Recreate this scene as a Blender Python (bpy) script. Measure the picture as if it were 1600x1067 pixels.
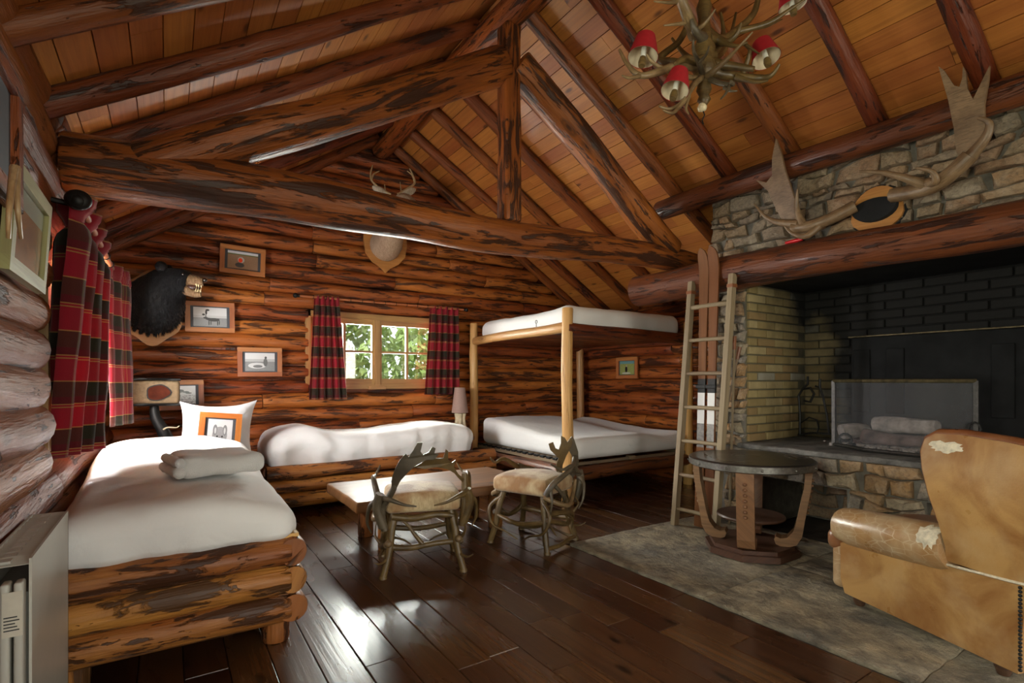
import bpy, bmesh, math, random
from mathutils import Vector, Matrix, noise as mn
from mathutils.geometry import tessellate_polygon

for o in list(bpy.data.objects): bpy.data.objects.remove(o)
S = bpy.context.scene
COL = S.collection
PI = math.pi
V = Vector

# ------------------------------------------------------------------ camera
FPX, HOR, CAMH = 815.0, 595.0, 1.15
YAW = math.atan2(538, FPX)
cam = bpy.data.cameras.new('camera')
cam.sensor_width = 36; cam.lens = FPX * 36 / 1600
cam.shift_y = (HOR - 533.5) / 1600
cam.clip_start = .02; cam.clip_end = 200
co = bpy.data.objects.new('camera', cam); COL.objects.link(co)
co.location = (0, 0, CAMH); co.rotation_euler = (PI / 2, 0, -YAW)
S.camera = co
S.view_settings.view_transform = 'Standard'; S.view_settings.look = 'None'
S.view_settings.gamma = 1; S.view_settings.use_curve_mapping = False
S.view_settings.exposure = 1.0

# ------------------------------------------------------------------ sky, sun, daylight at the windows, added fill
W = bpy.data.worlds.new('world'); S.world = W; W.use_nodes = True
nt = W.node_tree; nt.nodes.clear()
wo = nt.nodes.new('ShaderNodeOutputWorld'); bg = nt.nodes.new('ShaderNodeBackground')
bg.inputs[0].default_value = (.86, .94, 1.0, 1); bg.inputs[1].default_value = 1.5
nt.links.new(bg.outputs[0], wo.inputs[0])

def sun(name, d, e, col, ang):
    l = bpy.data.lights.new(name, 'SUN'); l.energy = e; l.color = col; l.angle = math.radians(ang)
    o = bpy.data.objects.new(name, l); COL.objects.link(o)
    o.rotation_euler = V(d).to_track_quat('-Z', 'Y').to_euler(); o.location = (-6, -4, 8); return o
sun('sun', (.5, .45, -.72), 3.6, (.97, 1, .88), 2.5)

def area(name, loc, d, sx, sy, e, col=(1, 1, 1)):
    l = bpy.data.lights.new(name, 'AREA'); l.shape = 'RECTANGLE'; l.size = sx; l.size_y = sy
    l.energy = e; l.color = col
    o = bpy.data.objects.new(name, l); COL.objects.link(o); o.location = loc
    o.rotation_euler = V(d).to_track_quat('-Z', 'Z').to_euler(); return o
# front and near lamps are added fill outside unseen openings; the others window daylight
area('fill_front_left', (.75, -2.75, 1.35), (.1, 1, .35), 1.7, 2.1, 36, (1, .95, .78))
area('fill_front_right', (3.4, -2.75, 1.35), (-.15, 1, .40), 1.7, 2.1, 52, (1, .94, .78))
area('fill_left_near', (-1.0, .45, 1.45), (1, .3, .25), 1.3, 1.2, 52, (.98, 1, .80))
area('daylight_left_bed', (-1.05, 3.75, 1.45), (1, .1, -.12), 1.5, 1.2, 320, (1, .99, .98))
area('daylight_back', (1.97, 6.35, 1.55), (0, -1, -.1), 1.4, .9, 150, (.95, 1, .92))

# ------------------------------------------------------------------ helpers
def pt(x, y, X=None, Y=None, Z=None):
    s, c = math.sin(YAW), math.cos(YAW)
    u = (x - 800) / FPX
    r = V((s + c * u, c - s * u, (HOR - y) / FPX))
    t = X / r.x if X is not None else Y / r.y if Y is not None else (Z - CAMH) / r.z
    return r * t + V((0, 0, CAMH))

class MB:
    def __init__(self): self.v = []; self.f = []; self.uv = []
    def add(self, vs, fs, uvs=None):
        b = len(self.v); self.v += [tuple(p) for p in vs]
        for i, f in enumerate(fs):
            self.f.append([b + k for k in f])
            self.uv.append(uvs[i] if uvs else [(vs[k][0] + vs[k][1] * .37, vs[k][2] + vs[k][1] * .61) for k in f])
        return self
    def box(self, a, b, M=None, bev=0):
        x0, y0, z0 = a; x1, y1, z1 = b
        if bev:
            return self.rbox(a, b, bev, 1, M=M)
        vs = [V((x, y, z)) for z in (z0, z1) for y in (y0, y1) for x in (x0, x1)]
        if M: vs = [M @ p for p in vs]
        fs = [(0, 2, 3, 1), (4, 5, 7, 6), (0, 1, 5, 4), (2, 6, 7, 3), (0, 4, 6, 2), (1, 3, 7, 5)]
        dx, dy, dz = x1 - x0, y1 - y0, z1 - z0
        # uv: u along the longest edge, in metres
        ax = max(range(3), key=lambda i: (dx, dy, dz)[i])
        loc = [(x, y, z) for z in (0, dz) for y in (0, dy) for x in (0, dx)]
        uvs = []
        for f in fs:
            o = [i for i in range(3) if i != ax]
            uvs.append([(loc[k][ax], loc[k][o[0]] + loc[k][o[1]]) for k in f])
        return self.add(vs, fs, uvs)
    def rbox(self, a, b, r, n=2, disp=None, M=None, sub=(1, 1, 1)):
        a = V(a); b = V(b); r = min(r, *(.499 * (b - a)[i] for i in range(3)))
        def ticks(i):
            L0, L1 = a[i], b[i]
            t = [L0 + r * (1 - math.cos(PI / 2 * k / n)) * .0 + r * k / n for k in range(n)]
            m = [L0 + r + (L1 - L0 - 2 * r) * k / sub[i] for k in range(sub[i] + 1)]
            return t + m + [L1 - r + r * k / n for k in range(1, n + 1)]
        T = [ticks(i) for i in range(3)]
        cache = {}; vs = []; fs = []
        def vid(p):
            k = (round(p[0], 6), round(p[1], 6), round(p[2], 6))
            if k not in cache:
                q = V(p); c = V([min(max(q[i], a[i] + r), b[i] - r) for i in range(3)])
                dlt = q - c
                if dlt.length > 1e-9:
                    m = max(abs(x) for x in dlt)
                    q = c + dlt.normalized() * m
                if disp: q = disp(q)
                if M: q = M @ q
                cache[k] = len(vs); vs.append(q)
            return cache[k]
        for ax in range(3):
            i, j = (ax + 1) % 3, (ax + 2) % 3
            for side, val in ((0, a[ax]), (1, b[ax])):
                for p in range(len(T[i]) - 1):
                    for q in range(len(T[j]) - 1):
                        quad = []
                        for (pp, qq) in ((p, q), (p + 1, q), (p + 1, q + 1), (p, q + 1)):
                            c = [0, 0, 0]; c[ax] = val; c[i] = T[i][pp]; c[j] = T[j][qq]; quad.append(vid(c))
                        if len(set(quad)) < 3: continue
                        fs.append(quad if side else quad[::-1])
        ext = [b[i] - a[i] for i in range(3)]; ax = max(range(3), key=lambda i: ext[i])
        o = [i for i in range(3) if i != ax]
        Mi = M.inverted() if M else None
        lv = [Mi @ p if Mi else V(p) for p in vs]
        uvs = [[(lv[k][ax], lv[k][o[0]] + lv[k][o[1]]) for k in f] for f in fs]
        return self.add(vs, fs, uvs)
    def tube(self, pts, rad, ns=8, cap=True, flat=None, up=(0, 0, 1), prof=None, uo=0.):
        pts = [V(p) for p in pts]
        n = len(pts)
        if not hasattr(rad, '__len__'): rad = [rad] * n
        vs = []; U = uo; us = []
        side = None
        for i, p in enumerate(pts):
            t = (pts[min(i + 1, n - 1)] - pts[max(i - 1, 0)])
            if t.length < 1e-9: t = V((0, 0, 1))
            t.normalize()
            if side is None:
                s = t.cross(V(up))
                if s.length < 1e-3: s = t.cross(V((1, 0, 0)))
                side = s.normalized()
            else:
                side = (side - t * side.dot(t)).normalized()
            w = side.cross(t).normalized()
            if i: U += (p - pts[i - 1]).length
            us.append(U)
            for k in range(ns):
                a = 2 * PI * k / ns - PI / 2
                m = prof(i, k) if prof else 1
                fl = flat[i] if flat else 1
                vs.append(p + (side * math.cos(a) + w * math.sin(a) * fl) * rad[i] * m)
        fs = []; uvs = []
        R = sum(rad) / n
        for i in range(n - 1):
            for k in range(ns):
                k2 = (k + 1) % ns
                fs.append((i * ns + k, i * ns + k2, (i + 1) * ns + k2, (i + 1) * ns + k))
                v0, v1 = k / ns * 2 * PI * R, (k + 1) / ns * 2 * PI * R
                uvs.append([(us[i], v0), (us[i], v1), (us[i + 1], v1), (us[i + 1], v0)])
        if cap:
            for i, rev in ((0, True), (n - 1, False)):
                f = [i * ns + k for k in range(ns)]
                if rev: f = f[::-1]
                fs.append(f); uvs.append([(us[i] + .3 + R * math.cos(2 * PI * k / ns) * .2, 5 + R * math.sin(2 * PI * k / ns) * .2) for k in range(ns)])
        return self.add(vs, fs, uvs)
    def lathe(self, prof, o=(0, 0, 0), ns=20, axis=None, sx=1, sy=1):
        vs = []; fs = []; uvs = []; M = axis or Matrix()
        n = len(prof)
        for (r, z) in prof:
            for k in range(ns):
                a = 2 * PI * k / ns
                vs.append(M @ V((r * math.cos(a) * sx, r * math.sin(a) * sy, z)) + V(o))
        L = 0
        for i in range(n - 1):
            d = math.hypot(prof[i + 1][0] - prof[i][0], prof[i + 1][1] - prof[i][1])
            R = max(prof[i][0], prof[i + 1][0])
            for k in range(ns):
                k2 = (k + 1) % ns
                fs.append((i * ns + k, i * ns + k2, (i + 1) * ns + k2, (i + 1) * ns + k))
                a0, a1 = k / ns * 2 * PI * R, (k + 1) / ns * 2 * PI * R
                uvs.append([(a0, L), (a1, L), (a1, L + d), (a0, L + d)])
            L += d
        for i, rev in ((0, True), (n - 1, False)):
            if prof[i][0] > 1e-6:
                f = [i * ns + k for k in range(ns)]
                fs.append(f[::-1] if rev else f); uvs.append([(vs[k].x, vs[k].y) for k in fs[-1]])
        return self.add(vs, fs, uvs)
    def prism(self, poly, fn, t0, t1, bul=0):
        """2d outline -> solid; fn(a,b,t) maps to 3d."""
        n = len(poly)
        vs = [V(fn(a, b, t0)) for a, b in poly] + [V(fn(a, b, t1)) for a, b in poly]
        tri = tessellate_polygon([[V((a, b, 0)) for a, b in poly]])
        fs = []; uvs = []
        area2 = sum(poly[i][0] * poly[(i + 1) % n][1] - poly[(i + 1) % n][0] * poly[i][1] for i in range(n))
        for t in tri:
            t = list(t)
            a, b, c = (poly[k] for k in t)
            if (b[0] - a[0]) * (c[1] - a[1]) - (b[1] - a[1]) * (c[0] - a[0]) < 0: t = t[::-1]
            fs.append(t[::-1]); uvs.append([poly[k] for k in t[::-1]])
            fs.append([k + n for k in t]); uvs.append([poly[k] for k in t])
        for i in range(n):
            j = (i + 1) % n
            q = (i, j, j + n, i + n) if area2 > 0 else (j, i, i + n, j + n)
            fs.append(q); uvs.append([(poly[k % n][0], poly[k % n][1] + (t1 - t0 if k >= n else 0)) for k in q])
        return self.add(vs, fs, uvs)
    def ball(self, c, r, nu=12, nv=8, M=None):
        if not hasattr(r, '__len__'): r = (r, r, r)
        vs = []; fs = []
        for i in range(nv + 1):
            th = PI * i / nv
            for k in range(nu):
                a = 2 * PI * k / nu
                p = V((r[0] * math.sin(th) * math.cos(a), r[1] * math.sin(th) * math.sin(a), -r[2] * math.cos(th)))
                vs.append((M @ p if M else p) + V(c))
        for i in range(nv):
            for k in range(nu):
                k2 = (k + 1) % nu
                fs.append((i * nu + k, i * nu + k2, (i + 1) * nu + k2, (i + 1) * nu + k))
        return self.add(vs, fs)
    def grid(self, fn, nu, nv, uvf=None, thick=0, closed=False):
        vs = [V(fn(i / nu, j / nv)) for j in range(nv + 1) for i in range(nu + 1)]
        fs = []; uvs = []
        for j in range(nv):
            for i in range(nu):
                q = [(i, j), (i + 1, j), (i + 1, j + 1), (i, j + 1)]
                fs.append([b * (nu + 1) + a for a, b in q])
                uvs.append([uvf(a / nu, b / nv) if uvf else (a / nu, b / nv) for a, b in q])
        return self.add(vs, fs, uvs)
    def build(self, name, mat, parent=None, smooth=None, sub=0):
        org = ORG.get(parent.name, V()) if parent else V()
        me = bpy.data.meshes.new(name)
        me.from_pydata([tuple(V(p) - org) for p in self.v], [], self.f)
        ul = me.uv_layers.new(name='UVMap')
        flat = [c for uv in self.uv for p in uv for c in p]
        ul.data.foreach_set('uv', flat)
        me.validate(verbose=False)
        bm = bmesh.new(); bm.from_mesh(me)
        bmesh.ops.remove_doubles(bm, verts=bm.verts, dist=1e-6)
        bmesh.ops.recalc_face_normals(bm, faces=bm.faces)
        bm.to_mesh(me); bm.free()
        if smooth is not None:
            me.shade_smooth()
            if smooth < 180: me.set_sharp_from_angle(angle=math.radians(smooth))
        o = bpy.data.objects.new(name, me); COL.objects.link(o)
        if mat: me.materials.append(mat)
        if parent: o.parent = parent
        ORG[o.name] = org
        if sub:
            m = o.modifiers.new('sub', 'SUBSURF'); m.levels = sub; m.render_levels = sub
        return o
ORG = {}

def tag(o, label, cat, group=None):
    o['label'] = label; o['category'] = cat
    if group: o['group'] = group
    return o
def thing(name, label, cat, loc=(0, 0, 0), rz=0, group=None, world=True):
    o = bpy.data.objects.new(name, None); COL.objects.link(o)
    o.empty_display_size = .1
    o.location = loc; o.rotation_euler = (0, 0, rz); tag(o, label, cat, group)
    ORG[o.name] = V(loc) if world else V()
    return o
def struct(o): o['kind'] = 'structure'; return o
def sroot(name, loc=(0, 0, 0)):
    o = bpy.data.objects.new(name, None); COL.objects.link(o); o.location = loc; ORG[o.name] = V(loc); return struct(o)
def inst(src, parent, loc=None, rot=None, scl=None, name=None):
    o = src.copy(); COL.objects.link(o); o.parent = parent
    if name: o.name = name
    if loc is not None: o.location = V(loc)
    if rot is not None: o.rotation_euler = rot
    if scl is not None: o.scale = scl
    return o

# ------------------------------------------------------------------ materials
class NB:
    def __init__(self, name):
        self.m = bpy.data.materials.new(name); self.m.use_nodes = True
        self.t = self.m.node_tree; self.t.nodes.clear()
        self.out = self.n('ShaderNodeOutputMaterial')
    def n(self, typ, **kw):
        x = self.t.nodes.new(typ)
        for k, v in kw.items(): setattr(x, k, v)
        return x
    def l(self, a, b): self.t.links.new(a, b)
    def setin(self, sock, v):
        if hasattr(v, 'is_linked') or hasattr(v, 'links'): self.l(v, sock)
        elif isinstance(v, (tuple, list)) and len(v) == 3 and sock.type == 'RGBA': sock.default_value = (*v, 1)
        else: sock.default_value = v
    def math(self, op, a, b=0., clamp=False):
        x = self.n('ShaderNodeMath', operation=op, use_clamp=clamp)
        self.setin(x.inputs[0], a); self.setin(x.inputs[1], b); return x.outputs[0]
    def mix(self, f, a, b, mode='MIX'):
        x = self.n('ShaderNodeMix', data_type='RGBA', blend_type=mode)
        self.setin(x.inputs[0], f); self.setin(x.inputs[6], a); self.setin(x.inputs[7], b); return x.outputs[2]
    def ramp(self, f, *st, interp='LINEAR'):
        x = self.n('ShaderNodeValToRGB'); x.color_ramp.interpolation = interp
        e = x.color_ramp.elements
        while len(e) < len(st): e.new(.5)
        for el, (p, c) in zip(e, st):
            el.position = p; el.color = (*c, 1) if hasattr(c, '__len__') else (c, c, c, 1)
        self.setin(x.inputs[0], f); return x.outputs[0]
    def coords(self, kind='UV', sc=(1, 1, 1), rnd=True):
        tc = self.n('ShaderNodeTexCoord'); x = tc.outputs[kind]
        vm = self.n('ShaderNodeVectorMath', operation='MULTIPLY'); self.l(x, vm.inputs[0]); vm.inputs[1].default_value = sc
        if not rnd: return vm.outputs[0]
        va = self.n('ShaderNodeVectorMath', operation='ADD'); self.l(vm.outputs[0], va.inputs[0])
        cb = self.n('ShaderNodeCombineXYZ'); r = self.rnd()
        self.l(self.math('MULTIPLY', r, 91.7), cb.inputs[0]); self.l(self.math('MULTIPLY', r, 37.3), cb.inputs[1]); self.l(self.math('MULTIPLY', r, 13.1), cb.inputs[2])
        self.l(cb.outputs[0], va.inputs[1]); return va.outputs[0]
    def rnd(self):
        if not hasattr(self, '_r'): self._r = self.n('ShaderNodeObjectInfo').outputs['Random']
        return self._r
    def noise(self, v, s=1, d=4, r=.55, dist=0):
        x = self.n('ShaderNodeTexNoise'); self.l(v, x.inputs['Vector'])
        x.inputs['Scale'].default_value = s; x.inputs['Detail'].default_value = d
        x.inputs['Roughness'].default_value = r; x.inputs['Distortion'].default_value = dist
        return x.outputs[0]
    def vor(self, v, s=1, feat='F1', rand=1):
        x = self.n('ShaderNodeTexVoronoi', feature=feat); self.l(v, x.inputs['Vector'])
        x.inputs['Scale'].default_value = s; x.inputs['Randomness'].default_value = rand
        return x
    def bump(self, h, s=.3, d=.01):
        x = self.n('ShaderNodeBump'); self.l(h, x.inputs['Height'])
        x.inputs['Strength'].default_value = s; x.inputs['Distance'].default_value = d; return x.outputs[0]
    def bsdf(self, col, rough=.5, nrm=None, metal=0, coat=0, spec=.5, sheen=0, sss=0):
        b = self.n('ShaderNodeBsdfPrincipled')
        self.setin(b.inputs['Base Color'], col); self.setin(b.inputs['Roughness'], rough)
        b.inputs['Metallic'].default_value = metal; b.inputs['Specular IOR Level'].default_value = spec
        b.inputs['Coat Weight'].default_value = coat; b.inputs['Coat Roughness'].default_value = .15
        b.inputs['Sheen Weight'].default_value = sheen
        if nrm: self.l(nrm, b.inputs['Normal'])
        return b
    def done(self, b):
        self.l(b.outputs[0], self.out.inputs[0]); return self.m

def log_mat(name, ca, cb, dark, thr=.52, rough=.40, coat=.12, along=2.4, across=17, soft=.035, spec=.33):
    q = NB(name); v = q.coords('UV', (along, across, 1))
    n1 = q.noise(v, 1, 6, .62, .6)
    big = q.noise(q.coords('UV', (1.6, 6, 1)), 1, 4)
    fine = q.noise(q.coords('UV', (5, 70, 1)), 1, 4)
    base = q.mix(q.ramp(big, (.3, 0), (.7, 1)), ca, cb)
    base = q.mix(q.ramp(fine, (.35, 0), (.75, .45)), base, q.mix(.6, base, dark))
    patch = q.ramp(n1, (thr, 0), (thr + soft, 1))
    n2 = q.noise(q.coords('UV', (along * 2.6, across * 2.1, 1)), 1, 5, .6, .4)
    patch2 = q.ramp(n2, (thr + .06, 0), (thr + .085, 1))
    edge = q.ramp(n1, (thr - .09, 0), (thr, .45))
    col = q.mix(edge, base, q.mix(.5, cb, dark))
    col = q.mix(q.math('MULTIPLY', q.math('MAXIMUM', patch, patch2), .88), col, dark)
    kn = q.vor(q.coords('UV', (2.0, 5.5, 1)), 1)
    k = q.ramp(kn.outputs['Distance'], (.05, 1), (.10, .25), (.14, .6), (.20, 0))
    col = q.mix(q.math('MULTIPLY', k, .8), col, tuple(x * .6 for x in dark))
    val = q.math('ADD', q.math('MULTIPLY', q.rnd(), .55), .72)
    hs = q.n('ShaderNodeHueSaturation'); q.l(val, hs.inputs['Value']); q.l(col, hs.inputs['Color'])
    q.l(q.math('ADD', q.math('MULTIPLY', q.rnd(), .018), .491), hs.inputs['Hue'])
    h = q.math('ADD', q.math('MULTIPLY', q.math('MAXIMUM', patch, patch2), -.8), q.math('MULTIPLY', fine, .6))
    h = q.math('ADD', h, q.math('MULTIPLY', big, 1.2))
    rr = q.math('ADD', q.math('MULTIPLY', n1, .3), rough - .13)
    return q.done(q.bsdf(hs.outputs[0], rr, q.bump(h, .7, .016), coat=coat, spec=spec))

def board_mat(name, ca, cb, dark, rough=.45, coat=.1, grain=45, along=1.6, vary=.34, knots=True, spec=.5):
    q = NB(name)
    g = q.noise(q.coords('UV', (along, grain, 1)), 1, 5, .6, .9)
    big = q.noise(q.coords('UV', (1.1, 5, 1)), 1, 3)
    col = q.mix(q.ramp(big, (.3, 0), (.7, 1)), ca, cb)
    col = q.mix(q.ramp(g, (.4, 0), (.72, .7)), col, dark)
    if knots:
        kn = q.vor(q.coords('UV', (2.6, 7, 1)), 1)
        k = q.ramp(kn.outputs['Distance'], (.07, 1), (.15, 0))
        col = q.mix(q.math('MULTIPLY', k, .9), col, tuple(x * .35 for x in dark))
    hs = q.n('ShaderNodeHueSaturation'); q.l(col, hs.inputs['Color'])
    q.l(q.math('ADD', q.math('MULTIPLY', q.rnd(), vary), 1 - vary * .5), hs.inputs['Value'])
    q.l(q.math('ADD', q.math('MULTIPLY', q.rnd(), .016), .492), hs.inputs['Hue'])
    rr = q.math('ADD', q.math('MULTIPLY', big, .25), rough - .12)
    return q.done(q.bsdf(hs.outputs[0], rr, q.bump(g, .25, .004), coat=coat, spec=spec))

def plain(name, col, rough=.5, metal=0, noise=.15, sc=30, bump=.1, kind='Object', coat=0, sheen=0, spec=.5, bd=.004):
    q = NB(name); v = q.coords(kind, (sc, sc, sc)); n = q.noise(v, 1, 5)
    c = q.mix(q.ramp(n, (.3, 0), (.7, 1)), tuple(x * (1 - noise) for x in col), tuple(min(1, x * (1 + noise)) for x in col))
    return q.done(q.bsdf(c, rough, q.bump(n, bump, bd) if bump else None, metal, coat, spec, sheen))

M = {}
M['log'] = log_mat('varnished_log', (.47, .140, .030), (.29, .068, .014), (.040, .014, .007), .545)
M['log_side'] = log_mat('sill_log', (.30, .095, .026), (.20, .055, .015), (.03, .012, .008), .60, .42, .0, spec=.25)
M['beam'] = log_mat('dark_beam', (.34, .088, .017), (.19, .042, .009), (.026, .009, .005), .535, .45, .06, 2.0, 15)
M['rafter'] = log_mat('rafter_wood', (.24, .060, .014), (.145, .033, .009), (.028, .010, .006), .57, .44, .06)
M['mantel'] = log_mat('mantel_wood', (.19, .055, .017), (.11, .03, .011), (.025, .010, .007), .56, .40, .08)
M['bedlog'] = log_mat('bed_log', (.46, .19, .042), (.32, .10, .02), (.040, .016, .007), .535, .45, .08, 2.6, 11)
M['pole'] = log_mat('peeled_pole', (.60, .35, .125), (.52, .26, .075), (.25, .11, .035), .66, .45, .08)
M['table'] = board_mat('table_plank', (.20, .078, .026), (.13, .047, .016), (.045, .018, .008), .48, .05, 30)
M['board'] = board_mat('ceiling_board', (.47, .175, .038), (.38, .120, .022), (.26, .075, .014), .5, .08)
M['floor'] = board_mat('floor_plank', (.095, .038, .014), (.058, .022, .009), (.022, .009, .005), .27, .25, 38, 1.3, .9)
M['frame'] = board_mat('frame_wood', (.45, .16, .05), (.38, .12, .035), (.26, .08, .02), .45, .1, 60, 3, .3, False)
M['frame_orange'] = board_mat('orange_frame_wood', (.62, .20, .04), (.5, .14, .025), (.3, .08, .015), .35, .3, 60, 3, .1, False)
M['window_wood'] = board_mat('window_wood', (.42, .24, .085), (.36, .19, .06), (.22, .11, .035), .5, .05, 50, 2, .2, False)
M['ladder'] = board_mat('weathered_wood', (.30, .22, .13), (.24, .17, .10), (.13, .09, .052), .65, 0, 50, 2, .3, False)
M['ski'] = board_mat('ski_wood', (.20, .075, .025), (.16, .055, .017), (.09, .03, .01), .62, .0, 60, 1.2, .2, False, .25)
M['table_dark'] = board_mat('dark_table_top', (.030, .024, .021), (.022, .018, .016), (.012, .010, .009), .3, .25, 40, 1.5, .1, False)
M['table_leg'] = board_mat('table_leg_wood', (.27, .135, .06), (.20, .095, .04), (.10, .045, .02), .5, .05, 50, 2, .2, False)
M['table_base'] = board_mat('table_base_wood', (.095, .042, .02), (.065, .028, .013), (.03, .013, .007), .5, .05, 50, 2, .1, False)
M['plaque'] = board_mat('plaque_wood', (.55, .27, .07), (.48, .21, .05), (.35, .14, .03), .4, .2, 50, 2, .1, False)

def cloth(name, col, bump=.25, sc=9):
    q = NB(name); v = q.coords('Object', (sc, sc, sc)); n = q.noise(v, 1, 4, .5, .8)
    f = q.noise(q.coords('Object', (400, 400, 400)), 1, 2)
    h = q.math('ADD', n, q.math('MULTIPLY', f, .05))
    b = q.bsdf(col, .85, q.bump(h, bump, .03), sheen=.15, spec=.2); return q.done(b)
M['sheet'] = cloth('white_sheet', (.80, .79, .77), .3, 7)
M['pillow'] = cloth('pillow_linen', (.76, .76, .76), .25, 12)
q = NB('terry_towel'); n = q.noise(q.coords('Object', (260, 260, 260)), 1, 3)
M['towel'] = q.done(q.bsdf((.70, .70, .68), .95, q.bump(n, .8, .006), sheen=.3, spec=.1))

def tartan(name):
    q = NB(name); tc = q.n('ShaderNodeTexCoord'); sp = q.n('ShaderNodeSeparateXYZ'); q.l(tc.outputs['UV'], sp.inputs[0])
    cr = (.28, .012, .024); ol = (.026, .022, .012); ye = (.36, .20, .06); dk = (.06, .010, .012)
    def band(x, per, off):
        f = q.math('FRACT', q.math('ADD', q.math('DIVIDE', x, per), off))
        return q.ramp(f, (0, cr), (.26, cr), (.27, ye), (.295, cr), (.33, ye), (.355, dk), (.50, ol), (.80, ol), (.81, ye), (.835, cr), (.86, cr), interp='CONSTANT')
    a = band(sp.outputs[0], .34, .1); b = band(sp.outputs[1], .215, .3)
    col = q.mix(.78, a, b)
    tw = q.noise(q.coords('UV', (300, 300, 1), False), 1, 2)
    pb = q.bsdf(col, .9, q.bump(tw, .3, .003), sheen=.2, spec=.15)
    tr = q.n('ShaderNodeBsdfTranslucent'); q.l(q.mix(1, col, (1.0, .85, .75), 'MULTIPLY'), tr.inputs[0])
    mx = q.n('ShaderNodeMixShader'); mx.inputs[0].default_value = .2
    q.l(pb.outputs[0], mx.inputs[1]); q.l(tr.outputs[0], mx.inputs[2]); return q.done(mx)
M['tartan'] = tartan('tartan_wool')
q = NB('curtain_lining'); M['lining'] = q.done(q.bsdf((.55, .46, .34), .9, spec=.1))

def antler(name, ca, cb, dk):
    q = NB(name); n = q.noise(q.coords('Object', (9, 9, 9)), 1, 5, .6); f = q.noise(q.coords('UV', (25, 160, 1)), 1, 3)
    c = q.mix(q.ramp(n, (.35, 0), (.65, 1)), ca, cb); c = q.mix(q.ramp(f, (.45, 0), (.75, .7)), c, dk)
    return q.done(q.bsdf(c, .42, q.bump(f, .4, .004), coat=.1))
M['antler'] = antler('antler_bone', (.17, .105, .034), (.075, .044, .013), (.024, .014, .006))
M['antler_pale'] = antler('antler_tip_bone', (.30, .20, .095), (.15, .09, .04), (.06, .035, .016))
M['antler_grey'] = antler('grey_antler_bone', (.13, .10, .062), (.065, .05, .03), (.03, .022, .015))
M['bone_tan'] = antler('tan_antler_bone', (.46, .32, .17), (.34, .21, .10), (.16, .09, .04))
M['moose'] = antler('moose_antler_bone', (.27, .17, .09), (.15, .088, .044), (.07, .04, .02))

M['iron'] = plain('black_iron', (.018, .017, .016), .5, .6, .3, 40)
M['steel'] = plain('worn_steel', (.20, .19, .17), .38, .9, .3, 50)
M['brass'] = plain('tarnished_brass', (.34, .27, .13), .35, .9, .35, 30)
M['dark_brass'] = plain('sooty_brass', (.12, .095, .05), .5, .7, .5, 30)
M['dark_steel'] = plain('dark_steel', (.075, .07, .065), .45, .85, .3, 50)
M['soot'] = plain('sooty_iron', (.009, .009, .0095), .8, .0, .6, 6, .3, spec=.25)
M['black'] = plain('black_felt', (.008, .008, .009), .95, 0, .2, 50)
M['red'] = plain('red_shade', (.33, .006, .012), .7, 0, .1, 60)
M['shade_in'] = plain('shade_lining', (.62, .52, .38), .8, 0, .08, 40)
M['red_plastic'] = plain('red_plastic', (.62, .012, .014), .3, 0, .05, 10, 0)
M['white_plastic'] = plain('white_candle', (.72, .70, .64), .5, 0, .05, 10, 0)
M['enamel'] = plain('radiator_enamel', (.50, .49, .43), .35, 0, .05, 6, .03)
M['enamel_dark'] = plain('radiator_inside', (.16, .155, .13), .5, 0, .1, 10)
M['paper'] = plain('label_paper', (.62, .58, .48), .7, 0, .08, 20, 0)
M['ink'] = plain('ink', (.04, .04, .04), .7, 0, 0, 5, 0)
M['mauve'] = plain('mauve_shade', (.33, .215, .18), .8, 0, .06, 80)
M['bone'] = plain('pale_bone', (.62, .52, .34), .5, 0, .25, 14, .3)
M['hide'] = None
q = NB('cow_hide'); n = q.noise(q.coords('Object', (5, 5, 5)), 1, 3); f = q.noise(q.coords('Object', (90, 90, 30)), 1, 3)
c = q.mix(q.ramp(n, (.42, 0), (.6, 1)), (.60, .47, .27), (.30, .15, .055)); c = q.mix(q.ramp(f, (.4, 0), (.7, .4)), c, (.25, .13, .05))
M['hide'] = q.done(q.bsdf(c, .7, q.bump(f, .5, .006), sheen=.2))
def fur(name, ca, cb, sc=60):
    q = NB(name); f = q.noise(q.coords('Object', (sc, sc, sc * .25)), 1, 4, .6, .5); n = q.noise(q.coords('Object', (6, 6, 6)), 1, 3)
    c = q.mix(q.ramp(f, (.35, 0), (.65, 1)), ca, cb); c = q.mix(q.ramp(n, (.4, 0), (.7, .5)), c, ca)
    return q.done(q.bsdf(c, .6, q.bump(f, .9, .012), sheen=.05, spec=.25))
M['fur_black'] = fur('black_bear_fur', (.003, .003, .004), (.012, .0115, .013), 45)
M['fur_muzzle'] = fur('tan_muzzle_fur', (.17, .095, .045), (.28, .17, .085), 80)
M['fur_deer'] = fur('deer_fur', (.33, .22, .14), (.48, .34, .23), 60)
M['fur_ear'] = fur('ear_fur', (.42, .34, .26), (.58, .50, .41), 60)
M['teeth'] = plain('teeth', (.75, .62, .35), .3, 0, .1, 20, 0)
M['mouth'] = plain('mouth_dark', (.05, .022, .015), .25, 0, .2, 20)
M['eye'] = plain('glass_eye', (.02, .012, .008), .08, 0, 0, 5, 0, coat=1)

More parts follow.
